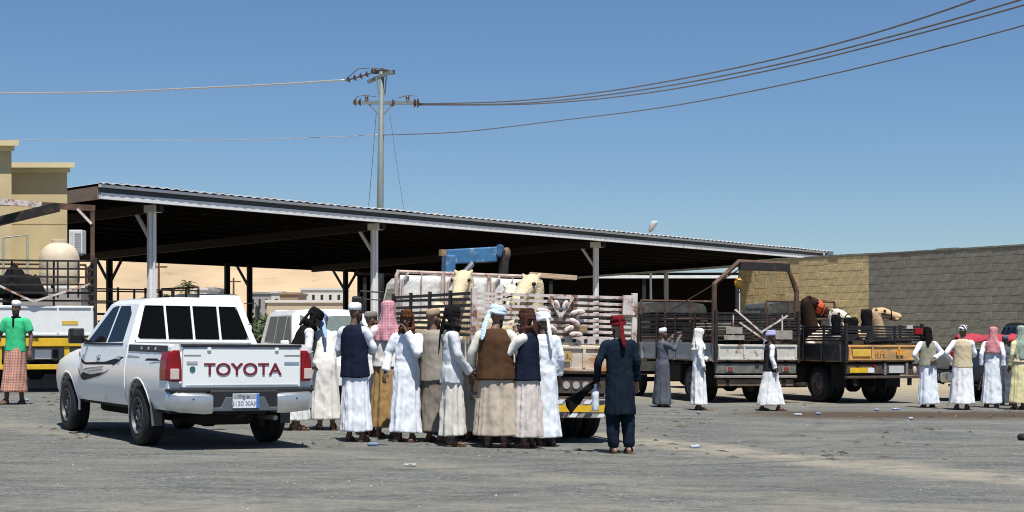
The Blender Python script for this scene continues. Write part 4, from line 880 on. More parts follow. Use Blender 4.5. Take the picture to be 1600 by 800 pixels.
        side_poly(cb, 'side_window', [(.42, 1.48), (1.36, 1.48), (1.18, 2.10), (.42, 2.10)], glass_green, fx, .006)
        side_poly(cb, 'quarter_window', [(.10, 1.55), (.32, 1.55), (.32, 2.05), (.12, 2.05)], glass_green, fx, .006)
        MB().add([(-cw * .86, 1.60, 1.5), (cw * .86, 1.60, 1.5), (cw * .8, 1.375, 2.14), (-cw * .8, 1.375, 2.14), (-cw * .86, 1.56, 1.5), (cw * .86, 1.56, 1.5), (cw * .8, 1.33, 2.14), (-cw * .8, 1.33, 2.14)], [(0, 1, 2, 3), (7, 6, 5, 4), (0, 4, 5, 1), (1, 5, 6, 2), (2, 6, 7, 3), (3, 7, 4, 0)]).build('windshield', glass_green, cb)
        MB().box(-cw * .7, cw * .7, -.012, .03, 1.55, 2.05).build('rear_window', glass_dark, cb)
        for y in (.37, 1.42): side_poly(cb, 'door_seam', [(y - .006, .8), (y + .006, .8), (y + .006, 1.45), (y - .006, 1.45)], black_plastic, fx, .002)
        side_poly(cb, 'door_handle', [(.46, 1.2), (.60, 1.2), (.60, 1.24), (.46, 1.24)], black_plastic, fx, .02)
        for sg in (-1, 1):
            MB().tube([(sg * cw * .9, 1.45, 2.05), (sg * (cw + .22), 1.62, 2.06), (sg * (cw + .26), 1.66, 1.95), (sg * (cw + .26), 1.66, 1.55), (sg * cw, 1.52, 1.45)], .014, 6).build('mirror_arm', black_metal, cb)
            MB().box(sg * (cw + .26) - .09, sg * (cw + .26) + .09, 1.63, 1.70, 1.58, 1.98).build('mirror', black_plastic, cb, bevel=.03)
            MB().ball((sg * cw * .72, 1.66, .95), (.14, .05, .1)).build('headlight', clear_lens, cb, True)
        MB().box(-cw, cw, 1.6, 1.74, .5, .74).build('front_bumper', black_plastic, cb, bevel=.03); MB().box(-cw * .5, cw * .5, 1.64, 1.69, .95, 1.2).build('grille', black_plastic, cb)
    if gantry: gantry(root, hw, L)
    return root

def smooth_tube(ps, r, m=None, par=None):
    P_ = [Vector(p) for p in ps]; out = []
    for i in range(len(P_) - 1):
        p0, p1, p2, p3 = P_[max(0, i - 1)], P_[i], P_[i + 1], P_[min(len(P_) - 1, i + 2)]
        for k in range(5):
            t = k / 5; out.append(.5 * ((2 * p1) + (p2 - p0) * t + (2 * p0 - 5 * p1 + 4 * p2 - p3) * t * t + (3 * p1 - p0 - 3 * p2 + p3) * t ** 3))
    return MB().tube(out + [P_[-1]], r, 8)
# A: white truck at the left edge
def gantryA(root, hw, L):
    g = empty('gantry'); g.parent = root
    MB().bar((hw - .05, .1, 1.35), (hw - .05, .1, 3.68), .08).build('post', rust_brown, g); MB().bar((-hw + .05, .1, 1.35), (-hw + .05, .1, 3.80), .08).build('post', rust_brown, g)
    MB().bar((-hw - .02, .1, 3.84), (hw * .1, .1, 3.76), .10, .12).build('top_bar', rail_white, g); MB().bar((hw * .1, .1, 3.76), (hw + .0, .1, 3.72), .09, .12).build('top_bar', rust_brown, g)
    MB().bar((hw - .35, .08, 3.70), (hw - .07, .08, 3.40), .09, .05).build('brace', rail_white, g)
    MB().bar((-hw, .7, 3.34), (hw * .36, -.25, 3.70), .15, .17).build('jib', rail_dark, g)
    MB().bar((-hw + .1, -.05, 2.3), (-.05, -.05, 1.82), .06, .04).build('brace', rail_white, g); MB().bar((-.05, -.052, 1.82), (hw - .1, -.05, 2.18), .06, .04).build('brace', rail_white, g)
    for x in (.22, .42, .62, .82): MB().box(x - .018, x + .018, -.02, .01, 1.9, 2.62).build('mesh_bar', rail_dark, g)
A = truck('white truck with yellow bumper and tall gantry at the left edge', W=2.3, L=4.0, cab_m=white_paint, tail_m=mat('cleaner_white_paint', (.74, .75, .74), rough=.45, var=.05, spots=(.5, .46, .4), spot_amt=.0), side_m=white_paint, rails=6, ztop=2.66, FZ=1.16, T0=1.13, T1=1.74, gantry=gantryA, bumper='yellow_big', tail='white')
place(A, at(56, 32)[0], 32, 17)
for ch in A.children:
    if ch.name.startswith('tailgate'): ch.scale.z = 1.0
# B: centre truck
B_W = 2.26
def ornB(root, hw, L):
    g = empty('scroll_ornament', (.06, -.035, 1.66)); g.parent = root
    def curl(ps, r=.022): smooth_tube([(x, 0, z) for x, z in ps], r).build('scroll', rail_white, g)
    for sg in (-1, 1):
        MB().bar((0, 0, 0), (sg * .17, 0, .27), .03, .035).build('scroll', rail_white, g); MB().bar((0, .0, .26), (sg * .17, 0, .262), .03, .03).build('scroll', rail_white, g)
        for px_, pz, a, l in ((.06, .16, 70, .07), (.24, .07, 8, .11), (.20, -.06, -30, .09), (.12, -.15, 25, .08), (.22, -.22, 0, .10)):
            o_ = MB().ball((0, 0, 0), (l, .018, .042), 12, 7).build('petal', rail_white, g, True, loc=(sg * px_, -.012, pz)); o_.rotation_euler = (0, R(-a * sg), 0)
    MB().box(.15, .45, -.02, .0, 1.48, 1.56).build('wood_slat', wood, root); MB().box(-.75, -.3, -.03, -.01, 1.42, 1.50).build('pale_slat', mat('pale_wood', (.60, .52, .34)), root)
    MB().box(hw - .18, hw + .02, -.04, -.02, 1.72, 1.98).build('corner_plate', rail_white, root)
    sc = MB().box(-.2, .2, .03, .05, 1.4, 1.55); sc.build('wood_slat', wood, root)
B = truck('cream truck with whitewashed rails and scrolled rear gate behind the group of men', W=B_W, L=3.75, cab_m=worn_white, tail_m=worn_cream, side_m=worn_white, frame_m=rail_white, side_rail_m=black_metal, rails=8, ztop=1.96, bumper='brown', tail='crate', head_m=quilt, gantry=ornB)
c20, s20 = math.cos(R(20)), math.sin(R(20))
def rear_center(px, d, W, yaw=20): x = at(px, d)[0]; return x + math.cos(R(yaw)) * W / 2, d + math.sin(R(yaw)) * W / 2
place(B, *rear_center(735, 20.6, B_W), 20)
# D: truck with gantry and hanging hook
def gantryD(root, hw, L):
    g = empty('gantry'); g.parent = root
    MB().tube([(-hw, .1, 1.3), (-hw, .1, 2.62), (-hw * .42, .1, 3.12), (hw * .75, .1, 3.10), (hw, .1, 2.50), (hw, .1, 1.3)], .06, 8).build('hoop', rust_brown, g)
    MB().bar((-hw * .40, .1, 3.03), (hw * .80, .1, 3.02), .12, .18).build('top_beam', rail_dark, g)
    MB().tube([(-hw * .3, .15, 3.0), (-hw * .9, 1.6, 2.3), (-hw, 2.4, 2.05)], .015, 6).build('rope', rust_brown, g)
    MB().bar((-.55, .02, 2.06), (.12, .02, 1.55), .05, .04).build('brace', rail_white, g); MB().bar((-.45, .0, 1.78), (.2, .0, 1.38), .05, .04).build('brace', rail_white, g); MB().bar((.1, .02, 1.58), (.75, .02, 1.95), .045, .04).build('brace', rail_white, g)
    MB().box(-.85, -.35, -.04, -.02, 1.40, 1.50).build('wood_slat', mat('grey_wood', (.30, .27, .23), var=.3), root); MB().box(.35, .85, -.04, -.02, 1.42, 1.62).build('crate_board', MATS['grey_wood'], root); MB().box(-.8, -.4, -.04, -.02, 1.53, 1.68).build('crate_board', MATS['grey_wood'], root)
    for x in (-.62, .6): MB().box(x - .015, x + .015, -.03, 0, 1.4, 1.95).build('upright', rail_white, root)
Dt = truck('pale sided truck with dark rails and a bent pipe gantry', W=2.05, L=4.0, cab_m=truck_grey, tail_m=worn_white, side_m=truck_blue, frame_m=rail_dark, rails=10, ztop=2.0, gantry=gantryD, bumper='pale', tail='plain')
place(Dt, *rear_center(1118, 35.0, 2.05), 20)
# E: right truck, orange tailgate
Et = truck('dark truck with orange yellow tailgate near the block wall', W=1.95, L=3.6, cab_m=truck_grey, tail_m=worn_orange, side_m=truck_grey, frame_m=black_metal, rails=6, ztop=1.72, bumper='brown', tail='orange')
place(Et, *rear_center(1322, 35.0, 1.95), 20)
lt = MB().box(-.11, .11, -.03, .03, -.07, .07).build('rear_lamp', red_lens, Et, bevel=.02, loc=(.86, -.03, 1.6)); MB().box(-.08, .08, -.03, .03, -.04, .04).build('rear_lamp', mat('pale_lamp', (.45, .42, .38)), Et, loc=(.62, -.02, 1.70))
# crane truck behind B
def craneF(root, hw, L):
    g = empty('crane', (-.1, L - .3, 0)); g.parent = root; g.scale = (.78, .8, 1)
    MB().box(-.12, .12, -.2, .2, 1.0, 2.9).build('column', crane_blue, g, bevel=.03)
    MB().bar((-.05, 0, 2.86), (1.12, -.35, 2.94), .26, .28).build('boom', crane_blue, g, bevel=.02)
    MB().bar((1.08, -.42, 3.02), (1.20, -.42, 2.98), .24, .24).build('knuckle', mat('crane_blue_dark', (.03, .09, .2), var=.2), g, bevel=.03)
    MB().bar((1.30, -.42, 3.02), (1.24, -.42, 2.40), .18, .22).build('jib', rail_dark, g, bevel=.02); MB().ball((1.32, -.45, 2.95), (.11, .10, .13)).build('pivot', mat('crane_rust', (.17, .10, .07), var=.4), g, True)
    MB().tube([(-.1, -.3, 2.2), (.5, -.35, 2.75)], .06, 8).build('ram', steel, g); MB().box(-.22, -.06, -.1, .1, 2.88, 3.0).build('end_block', wood, g)
Ft = truck('truck with a blue loader crane parked behind the cream truck', W=2.1, L=3.6, cab_m=truck_grey, tail_m=truck_grey, side_m=truck_grey, rails=4, ztop=1.6, gantry=craneF)
place(Ft, at(796, 27.2)[0], 27.2, 20)
# far truck left, behind the pickup cab
Gt = truck('white truck with black railings far behind the pickup cab', W=2.2, L=3.2, cab_m=white_paint, tail_m=white_paint, side_m=white_paint, frame_m=black_metal, rails=4, ztop=2.4, bumper='dark')
place(Gt, at(112, 43)[0], 43, -50)
# hoist hanging from the gantry of D
hx = Dt.location + Vector((-.15, .3, 0)); hk = empty('chain_hoist', pt(1154, 447, 35.6), 0, 'orange chain hoist hanging from the bent pipe gantry', 'hoist')
MB().ball((0, 0, .07), (.10, .07, .11), 14, 10).build('housing', mat('hoist_orange', (.70, .27, .02), rough=.4, var=.15), hk, True); MB().cyl((0, -.08, .07), (0, .08, .07), .06, 14).build('cover', mat('hoist_yellow', (.72, .42, .06)), hk)
MB().tube([(0, 0, .17), (.03, 0, .3), (.0, 0, .52)], .022, 8).build('chain', rust_brown, hk); MB().tube([(0, 0, -.03), (.05, 0, -.08), (.02, 0, -.14), (-.04, 0, -.11)], .016, 8).build('hook', rust_brown, hk)
# ================================================================ PEOPLE
skins = [mat('skin_dark', (.125, .066, .042), rough=.55, var=.12, scale=12), mat('skin_brown', (.20, .108, .068), rough=.55, var=.12, scale=12), mat('skin_tan', (.30, .17, .11), rough=.55, var=.1, scale=12)]
hair_m = mat('black_hair', (.010, .009, .008), rough=.8, var=.3, bump=.6, bscale=90)
eye_m = mat('eye_dark', (.02, .015, .012), rough=.2); sandal_m = mat('brown_leather', (.10, .055, .03), rough=.7, var=.3)
ARMS = {  # elbow, wrist for the +x arm, standing height 1.75
    'down': ((.245, -.03, 1.17), (.255, .06, .92)), 'front': ((.26, .04, 1.16), (.10, .27, 1.10)), 'belly': ((.27, .0, 1.16), (.06, .22, 1.04)),
    'mouth': ((.23, .20, 1.20), (.05, .185, 1.47)), 'reach': ((.24, .22, 1.22), (.20, .50, 1.22)), 'rail': ((.25, .20, 1.30), (.20, .36, 1.52)),
    'swing_f': ((.25, .08, 1.18), (.25, .24, .98)), 'swing_b': ((.25, -.12, 1.18), (.26, -.10, .92)), 'hip': ((.36, -.08, 1.17), (.22, .08, 1.02)), 'out': ((.29, .0, 1.17), (.31, .10, .93)),
    'cross': ((.26, .08, 1.17), (-.05, .24, 1.20)), 'low_front': ((.25, .06, 1.15), (.12, .24, .93))}
def lerp(a, b, t): return a + (b - a) * t
def interp(spec, z):
    for a, b in zip(spec, spec[1:]):
        if a[0] >= z >= b[0]:
            t = (a[0] - z) / (a[0] - b[0] + 1e-9); t = t * t * (3 - 2 * t) * .5 + t * .5
            return [lerp(a[i], b[i], t) for i in range(1, 4)]
    return list(spec[-1][1:4])
def drape(mb, spec, seed, fold=1., n=56, dz=.028, start=1.15, amp=.023):
    spec = [tuple(s_) + (0.,) * (4 - len(s_)) for s_ in spec]; z = spec[0][0]; rings = []; ph = seed * 1.7
    zb = spec[-1][0]
    while True:
        rx, ry, yo = interp(spec, z); A = fold * amp * sstep((start - z) / .75); row = []
        for k in range(n):
            th = 2 * math.pi * k / n; c, s_ = math.cos(th), math.sin(th)
            w1 = noise.noise(Vector((c * 1.3, s_ * 1.3, seed + z * .35)))
            n1 = noise.noise(Vector((c * 2.1 + seed, s_ * 2.1 - seed, z * .3))); n2 = noise.noise(Vector((c * 4.2 - seed, s_ * 4.2, z * .4 + seed)))
            f = (1 - 3.2 * abs(n1)) * .95 + (1 - 3.2 * abs(n2)) * .6 + w1 * 1.1 - .35
            p = Vector((c * rx, s_ * ry + yo, z)); r_ = 1 + (A * f) / max(.06, (rx + ry) / 2)
            q = .006 * fold * noise.noise(Vector((c * 2.2 + seed, s_ * 2.2, z * 7))) + .003 * fold * noise.noise(Vector((c * 5 + seed, s_ * 5, z * 16)))
            row.append(Vector((c * (rx * r_ + q), s_ * (ry * r_ + q) + yo, z)))
        rings.append(row)
        if z <= zb: break
        z = max(zb, z - dz)
    h_ = rings[-1]; rings[-1] = [p + Vector((0, 0, .022 * noise.noise(Vector((p.x * 6, p.y * 6, seed))))) for p in h_]; mb.loft(rings); return mb
def chain(mb, pts, rads, seed=0., wr=0., n=14, steps=8, flat=1.):
    P_ = [Vector(p) for p in pts]; ps, rs_ = [], []
    for i in range(len(P_) - 1):
        p0, p1, p2, p3 = P_[max(0, i - 1)], P_[i], P_[i + 1], P_[min(len(P_) - 1, i + 2)]
        for k in range(steps):
            t = k / steps; ps.append(.5 * ((2 * p1) + (p2 - p0) * t + (2 * p0 - 5 * p1 + 4 * p2 - p3) * t * t + (3 * p1 - p0 - 3 * p2 + p3) * t ** 3)); rs_.append(lerp(rads[i], rads[i + 1], t))
    ps.append(P_[-1]); rs_.append(rads[-1])
    if wr: rs_ = [r + wr * noise.noise(Vector((i * .9, seed, 0))) for i, r in enumerate(rs_)]
    return mb.tube(ps, rs_, n, flat=flat)
HEAD = [(-.012, .022, .026, .055), (.0, .034, .042, .046), (.03, .052, .066, .028), (.07, .063, .084, .012), (.11, .069, .094, .002), (.15, .073, .099, -.004), (.185, .068, .090, -.008), (.208, .050, .066, -.010), (.222, .024, .034, -.010)]
def build_hand(mb, wv, d, side):
    d = d.normalized(); s_ = d.cross(Vector((0, 0, 1)))
    s_ = s_.normalized() if s_.length > .2 else Vector((0, 1, 0)); nrm = s_.cross(d).normalized()
    c0 = wv; c1 = wv + d * .05; c2 = wv + d * .095
    mb.loft([[c + s_ * (math.cos(k * .785) * a) + nrm * (math.sin(k * .785) * b) for k in range(8)] for c, a, b in ((c0, .026, .020), (c1, .040, .018), (c2, .040, .015))])
    for i, ln in enumerate((.062, .076, .072, .055)):
        o = c2 - d * .008 + s_ * (-.031 + .0207 * i); mid = o + d * ln * .55 - nrm * .010; mb.tube([o, mid, o + d * ln * .92 - nrm * .034], [.0105, .0095, .008], 7)
    o = wv + d * .02 + s_ * (-.034 * side); mb.tube([o, o + d * .035 - s_ * .024 * side - nrm * .01, o + d * .07 - s_ * .020 * side - nrm * .024], [.013, .0115, .009], 7)

NP = [0]
def person(px, fy, hy, yaw, label, outfit, hat, armr='down', arml='down', lean=0., head=(0, 0), skin=1, beard=True, stride=0., H=None, shoes='sandal', extra=.03, group=None, d=None, build=.90):
    NP[0] += 1; seed = NP[0] * 3.17; loc = foot(px, fy)
    if d: loc = gp(px, d)
    H = H or (fy - hy) * loc.y / 2500 - extra; K = H / 1.75; near = loc.y < 27
    root = empty('person', loc, R(yaw), label, 'person', group); rv = random.Random(NP[0]); root.rotation_euler = (0, R(rv.uniform(-1.8, 1.8)), R(yaw)); bw_ = build * rv.uniform(.95, 1.05); root.scale = (K * bw_, K * bw_, K)
    la = R(lean)
    def bend(p):
        a = la * sstep((p.z - .78) / .5)
        if not a: return p
        c, s_ = math.cos(a), math.sin(a); y, z = p.y, p.z - .92
        return Vector((p.x, y * c + z * s_, .92 + z * c - y * s_))
    hp, hyaw = R(head[0]), R(head[1]); hm = Matrix.Rotation(hyaw, 4, 'Z') @ Matrix.Rotation(-hp, 4, 'X'); piv = Vector((0, .0, 1.50))
    def headx(p): return bend(piv + hm @ (p - piv))
    sk = skins[skin]
    # joints
    def arm(name, sg):
        e_, w_ = ARMS[name] if isinstance(name, str) else name
        return Vector((sg * .185, -.005, 1.405)), Vector((sg * e_[0], e_[1], e_[2])), Vector((sg * w_[0], w_[1], w_[2]))
    AR, AL = arm(armr, 1), arm(arml, -1)
    # ---- body
    b = MB()
    tor = [(1.47, .075, .06), (1.43, .15, .085), (1.36, .165, .105), (1.2, .155, .105), (1.06, .14, .10), (.95, .155, .11), (.86, .15, .11)]
    b.loft([[(rx * math.cos(k * .3927), ry * math.sin(k * .3927), z) for k in range(16)] for z, rx, ry in tor])
    for sg, (sh_, el, wr) in ((1, AR), (-1, AL)):
        chain(b, [sh_ - Vector((sg * .05, 0, 0)), sh_, sh_.lerp(el, .5), el, el.lerp(wr, .4), wr], [.05, .055, .045, .038, .037, .026], n=10, steps=4)
        build_hand(b, wr, wr - el, sg)
        st = stride * sg * .5
        chain(b, [(sg * .085, 0, .92), (sg * .095, st * .5 + .015, .50), (sg * .10, st, .09)], [.085, .058, .040], n=12, steps=5)
        b.loft([[(sg * (.10 + fx_ * .02) + math.cos(k * .785) * w_, st + y, max(.012, zc + math.sin(k * .785) * h_)) for k in range(8)] for y, fx_, w_, zc, h_ in ((-.075, 0, .022, .045, .028), (-.05, 0, .034, .05, .042), (.0, 0, .038, .055, .05), (.06, .3, .042, .04, .032), (.13, .7, .046, .03, .022), (.175, 1, .034, .026, .014))])
    b.xf(bend)
    hd = MB()
    hd.tube([(0, -.015, 1.42), (0, .0, 1.50), (0, .012, 1.58)], [.060, .053, .052], 12)
    hd.loft([[(rx * math.cos(k * .3142), ry * math.sin(k * .3142) * (1. if math.sin(k * .3142) < 0 else .93) + yo, 1.525 + z) for k in range(20)] for z, rx, ry, yo in HEAD])
    hd.tube([(0, .088, 1.652), (0, .104, 1.628), (0, .118, 1.608), (0, .098, 1.598)], [.009, .012, .017, .014], 8)
    hd.tube([(-.05, .078, 1.664), (-.02, .094, 1.670), (.02, .094, 1.670), (.05, .078, 1.664)], .011, 7)
    hd.tube([(-.026, .088, 1.570), (0, .097, 1.573), (.026, .088, 1.570)], .010, 7)
    for sg in (-1, 1): hd.ball((sg * .074, -.008, 1.632), (.012, .022, .034), 8, 6); hd.ball((sg * .045, .065, 1.612), (.022, .022, .02), 8, 6)
    hd.xf(headx); b.add(hd.v, hd.f)
    me = remeshed(b, 'body', sk, .0095 if near else .0125, 2, .4); share('body', me, root)
    for sg in (-1, 1): MB().ball((sg * .031, .0895, 1.643), (.013, .008, .009), 8, 6).xf(headx).build('eye', eye_m, root, True)
    if beard:
        m = MB().ball((0, .050, 1.540), (.052, .060, .036), 14, 9).ball((0, .070, 1.515), (.032, .034, .038), 12, 8).tube([(-.036, .086, 1.583), (0, .104, 1.590), (.036, .086, 1.583)], .009, 7)
        for sg in (-1, 1): m.ball((sg * .056, .02, 1.585), (.012, .030, .045), 10, 7)
        m.xf(headx); share('beard', remeshed(m, 'beard', hair_m, .011, 2), root)
    # ---- clothes
    vx = .012 if near else .016
    up = [(1.475, .082, .072, -.008), (1.455, .125, .088, -.008), (1.42, .182, .105, -.006), (1.34, .190, .124, -.004), (1.22, .184, .130, 0), (1.08, .180, .136, 0)]
    for g in outfit:
        kind, m = g[0], g[1]; hem = g[2] if len(g) > 2 else .12; opt = g[3] if len(g) > 3 else {}
        c = MB(); wide = opt.get('w', 1.); st2 = abs(stride) * .32
        if kind in ('robe', 'shirt'):
            sp = list(up); zz = .95; low_ = [(.95, .192 * wide, .150 * wide), (.70, .202 * wide, .160 * wide + st2 * .3), (.40, .220 * wide, .178 * wide + st2 * .7), (.12, .244 * wide, .198 * wide + st2)]
            for a in low_:
                if a[0] > hem + .02: sp.append(a + (0,))
            q = interp([s_ + (0,) if len(s_) == 3 else s_ for s_ in [up[-1]] + [a + (0,) for a in low_]], max(hem, .12)); sp.append((hem, q[0], q[1], 0))
            drape(c, sp, seed, opt.get('fold', 1.))
            sl = opt.get('sleeve', 1.)
            for sg, (sh_, el, wr) in ((1, AR), (-1, AL)):
                dr = opt.get('r', 1.)
                if sl >= 1: chain(c, [sh_ + Vector((-sg * .07, 0, -.03)), sh_ + Vector((sg * .0, 0, -.012)), sh_.lerp(el, .55), el + (el - (sh_ + wr) / 2) * .03, el.lerp(wr, .5), el.lerp(wr, .96)], [.072, .069, .061 * dr, .055 * dr, .052 * dr, .055 * dr], seed + sg, .007, 16, 5)
                elif sl > 0: chain(c, [sh_ + Vector((-sg * .07, 0, -.03)), sh_ + Vector((0, 0, -.012)), sh_.lerp(el, .72)], [.085, .084, .082], seed, .004, 16, 5)
        elif kind == 'skirt':
            drape(c, [(1.05, .160, .118, 0), (.95, .188 * wide, .146 * wide, 0), (.70, .206 * wide, .166 * wide + st2 * .3, 0), (.40, .224 * wide, .188 * wide + st2 * .7, 0), (hem, .236 * wide, .2 * wide + st2, 0)], seed + 5, opt.get('fold', 1.1), start=1.25)
        elif kind == 'vest':
            drape(c, [(1.482, .085, .078, -.012), (1.462, .13, .098, -.012), (1.43, .176, .118, -.010), (1.34, .200 * wide, .146 * wide, -.004), (1.22, .201 * wide, .154 * wide, 0), (1.08, .204 * wide, .164 * wide, 0), (hem, .226 * wide, .184 * wide, 0)], seed, opt.get('fold', .7), start=1.35, amp=.016)
        elif kind == 'trousers':
            for sg in (-1, 1):
                st = stride * sg * .5; chain(c, [(sg * .07, 0, .98), (sg * .10, st * .25 + .01, .72), (sg * .105, st * .55 + .02, .45), (sg * .108, st * .9, .2), (sg * .11, st, .085)], [.115, .112, .098, .086, .068], seed + sg, .007, 16, 6)
        def crumple(p):
            lo = p.z < 1.0; q = Vector((p.x * 7 + seed, p.y * 7, p.z * (3.5 if lo else 9))); q2 = Vector((p.x * 17, p.y * 17 + seed, p.z * (9 if lo else 20)))
            v = Vector((p.x, p.y, 0)); v = v.normalized() if v.length > .02 else Vector((0, 0, 0))
            k = (.5 if kind == 'vest' else 1.) * opt.get('fold', 1.)
            return p + v * k * (.011 * (.25 - abs(noise.noise(q))) * 2 + .005 * (.25 - abs(noise.noise(q2))) * 2)
        c.xf(crumple); c.xf(bend)
        nm = {'robe': 'robe', 'shirt': 'shirt', 'skirt': 'wrap_skirt', 'vest': 'waistcoat', 'trousers': 'trousers'}[kind]
        share(nm, remeshed(c, nm, m, vx, 1, .4), root)
        if opt.get('collar'):
            MB().tube([(.075 * math.cos(t * .5236), .068 * math.sin(t * .5236) - .004, 1.478 + .008 * math.sin(t * .5236)) for t in range(13)], .016, 8).xf(bend).build('collar', opt['collar'], root, True)
            MB().box(-.015, .015, .118, .142, 1.33, 1.47).xf(bend).build('placket', opt['collar'], root)
    # ---- headwear
    hk, hmat = hat[0], hat[1]; c = MB()
    def ringh(z, rx, ry, yo, n=24, tilt=0.): return [(rx * math.cos(2 * math.pi * k / n), ry * math.sin(2 * math.pi * k / n) + yo, 1.525 + z + tilt * ry * math.sin(2 * math.pi * k / n)) for k in range(n)]
    if hk == 'cap':
        c.loft([ringh(z, rx, ry, yo, 24, .12) for z, rx, ry, yo in ((.142, .081, .106, -.006), (.18, .083, .108, -.008), (.215, .080, .104, -.010), (.232, .070, .092, -.010), (.240, .045, .06, -.010), (.242, .01, .012, -.01))]).xf(headx)
        c.build('skull_cap', hmat, root, True)
    elif hk in ('turban', 'wrap'):
        c.loft([ringh(z, rx, ry, yo, 24, .10) for z, rx, ry, yo in ((.13, .076, .098, -.01), (.17, .088, .112, -.010), (.21, .089, .113, -.012), (.238, .074, .094, -.015), (.252, .042, .056, -.015))])
        rr = random.Random(int(seed * 100))
        for k in range(6):
            ax, ay = rr.uniform(-.22, .22), rr.uniform(-.16, .25); zz = .150 + k * .015; q = 1.02 - k * .028
            c.tube([(q * .085 * math.cos(t * .3142), q * .110 * math.sin(t * .3142) - .010, 1.525 + zz + ax * .09 * math.cos(t * .3142) + ay * .1 * math.sin(t * .3142) + .004 * math.sin(t * 1.7 + k)) for t in range(21)], .0195 - k * .001, 8)
        if hk == 'wrap': # ends wound round neck and cheeks
            for k in range(3): c.tube([((.088 + .012 * k) * math.cos(t * .3142), (.092 + .01 * k) * math.sin(t * .3142) + .0, 1.485 + .022 * k * (1 if t % 2 else .9) - .012 * math.sin(t * .3142)) for t in range(21)], .026, 8)
            for sg in (-1, 1): chain(c, [(sg * .085, -.03, 1.70), (sg * .092, -.02, 1.62), (sg * .10, .0, 1.52), (sg * .11, .03, 1.44)], [.022, .026, .03, .03], seed, .004, 8, 4)
            chain(c, [(0, -.105, 1.70), (.01, -.115, 1.6), (.0, -.12, 1.50), (.02, -.13, 1.42)], [.05, .06, .07, .04], seed, .006, 10, 4, .35)
        tail = hat[2] if len(hat) > 2 else .0
        if tail: chain(c, [(-.03, -.115, 1.68), (-.045, -.14, 1.56), (-.05, -.155, 1.45), (-.045, -.16, 1.45 - tail * .6), (-.05, -.165, 1.45 - tail)], [.035, .042, .045, .04, .022], seed, .006, 10, 4, .3)
        c.xf(headx); share('turban' if hk == 'turban' else 'head_wrap', remeshed(c, 'headwear', hmat, .0095 if near else .0125, 1), root)
    elif hk == 'drape':
        spec = [(.250, .02, .028, -.012, 0), (.243, .058, .076, -.012, 0), (.222, .086, .108, -.012, 0), (.185, .092, .116, -.012, .02), (.165, .092, .115, -.012, .25), (.12, .090, .112, -.014, .75), (.06, .090, .112, -.016, .85), (.0, .098, .116, -.016, .75), (-.06, .120, .126, -.012, .5), (-.10, .165, .140, -.008, .35), (-.16, .196, .150, -.006, .3)]
        if len(hat) > 2: spec += [(-.17 - hat[2] * .5, .200, .156, -.005, .7), (-.17 - hat[2], .196, .160, -.004, 1.3)]
        rings = []
        for i in range(len(spec) - 1):
            for k in range(4):
                t = k / 4; z, rx, ry, yo, a = [lerp(spec[i][j], spec[i + 1][j], t) for j in range(5)]; rings.append((z, rx, ry, yo, a))
        rings.append(spec[-1]); n = 40; out = []
        for z, rx, ry, yo, a in rings:
            row = []
            for k in range(n + 1):
                th = math.pi / 2 + a + (2 * math.pi - 2 * a) * k / n; f = 1 + (.07 + .16 * sstep((.16 - z) / .25)) * (.5 - 2 * abs(noise.noise(Vector((math.cos(th) * 3.2 + seed, math.sin(th) * 3.2, z * 3))))) + .06 * noise.noise(Vector((math.cos(th) * 3, math.sin(th) * 3, z * 14 + seed)))
                row.append(Vector((rx * f * math.cos(th), ry * f * math.sin(th) + yo, 1.525 + z)))
            out.append(row)
        c.loft(out, cap=False, closed=False)
        def hx2(p):                                  # lower part stays with the shoulders
            t = sstep((p.z - 1.40) / .14); return bend(p).lerp(headx(p), t)
        c.xf(hx2); o = c.build('head_cloth', hmat, root, True); so = o.modifiers.new('thick', 'SOLIDIFY'); so.thickness = .012; so.offset = 1
        if len(hat) > 3:
            MB().tube([(.098 * math.cos(t * .3142), .124 * math.sin(t * .3142) - .012, 1.525 + .200) for t in range(21)], .011, 8).xf(headx).build('head_cord', hat[3], root, True)
    elif hk == 'hair':
        c.loft([ringh(z, rx, ry, yo, 24, .2) for z, rx, ry, yo in ((.10, .074, .096, -.016), (.15, .079, .104, -.012), (.195, .075, .098, -.012), (.222, .055, .07, -.012), (.232, .02, .03, -.012))]).xf(headx); c.build('hair', hair_m, root, True)
    # ---- footwear
    for sg in (-1, 1):
        st = stride * sg * .5; s_ = MB()
        s_.loft([[(sg * .105 + x * w_ + sg * fx_ * .012, st + y, z) for x, z in ((-1, .002), (1, .002), (1, .02), (-1, .02))] for y, fx_, w_ in ((-.09, 0, .03), (-.06, 0, .042), (.02, .2, .042), (.11, 1, .052), (.17, 1, .045), (.195, 1, .025))])
        for y, zc in ((.10, .058), (.02, .10)): s_.tube([(sg * .115 - .052, st + y, .02), (sg * .112 - .035, st + y, zc * .85), (sg * .112, st + y, zc + .006), (sg * .112 + .035, st + y, zc * .85), (sg * .115 + .052, st + y, .02)], .014, 6, flat=.6)
        s_.build('sandal', sandal_m, root)
    root['arm_r'] = list(bend(AR[2])); root['arm_l'] = list(bend(AL[2]))
    return root

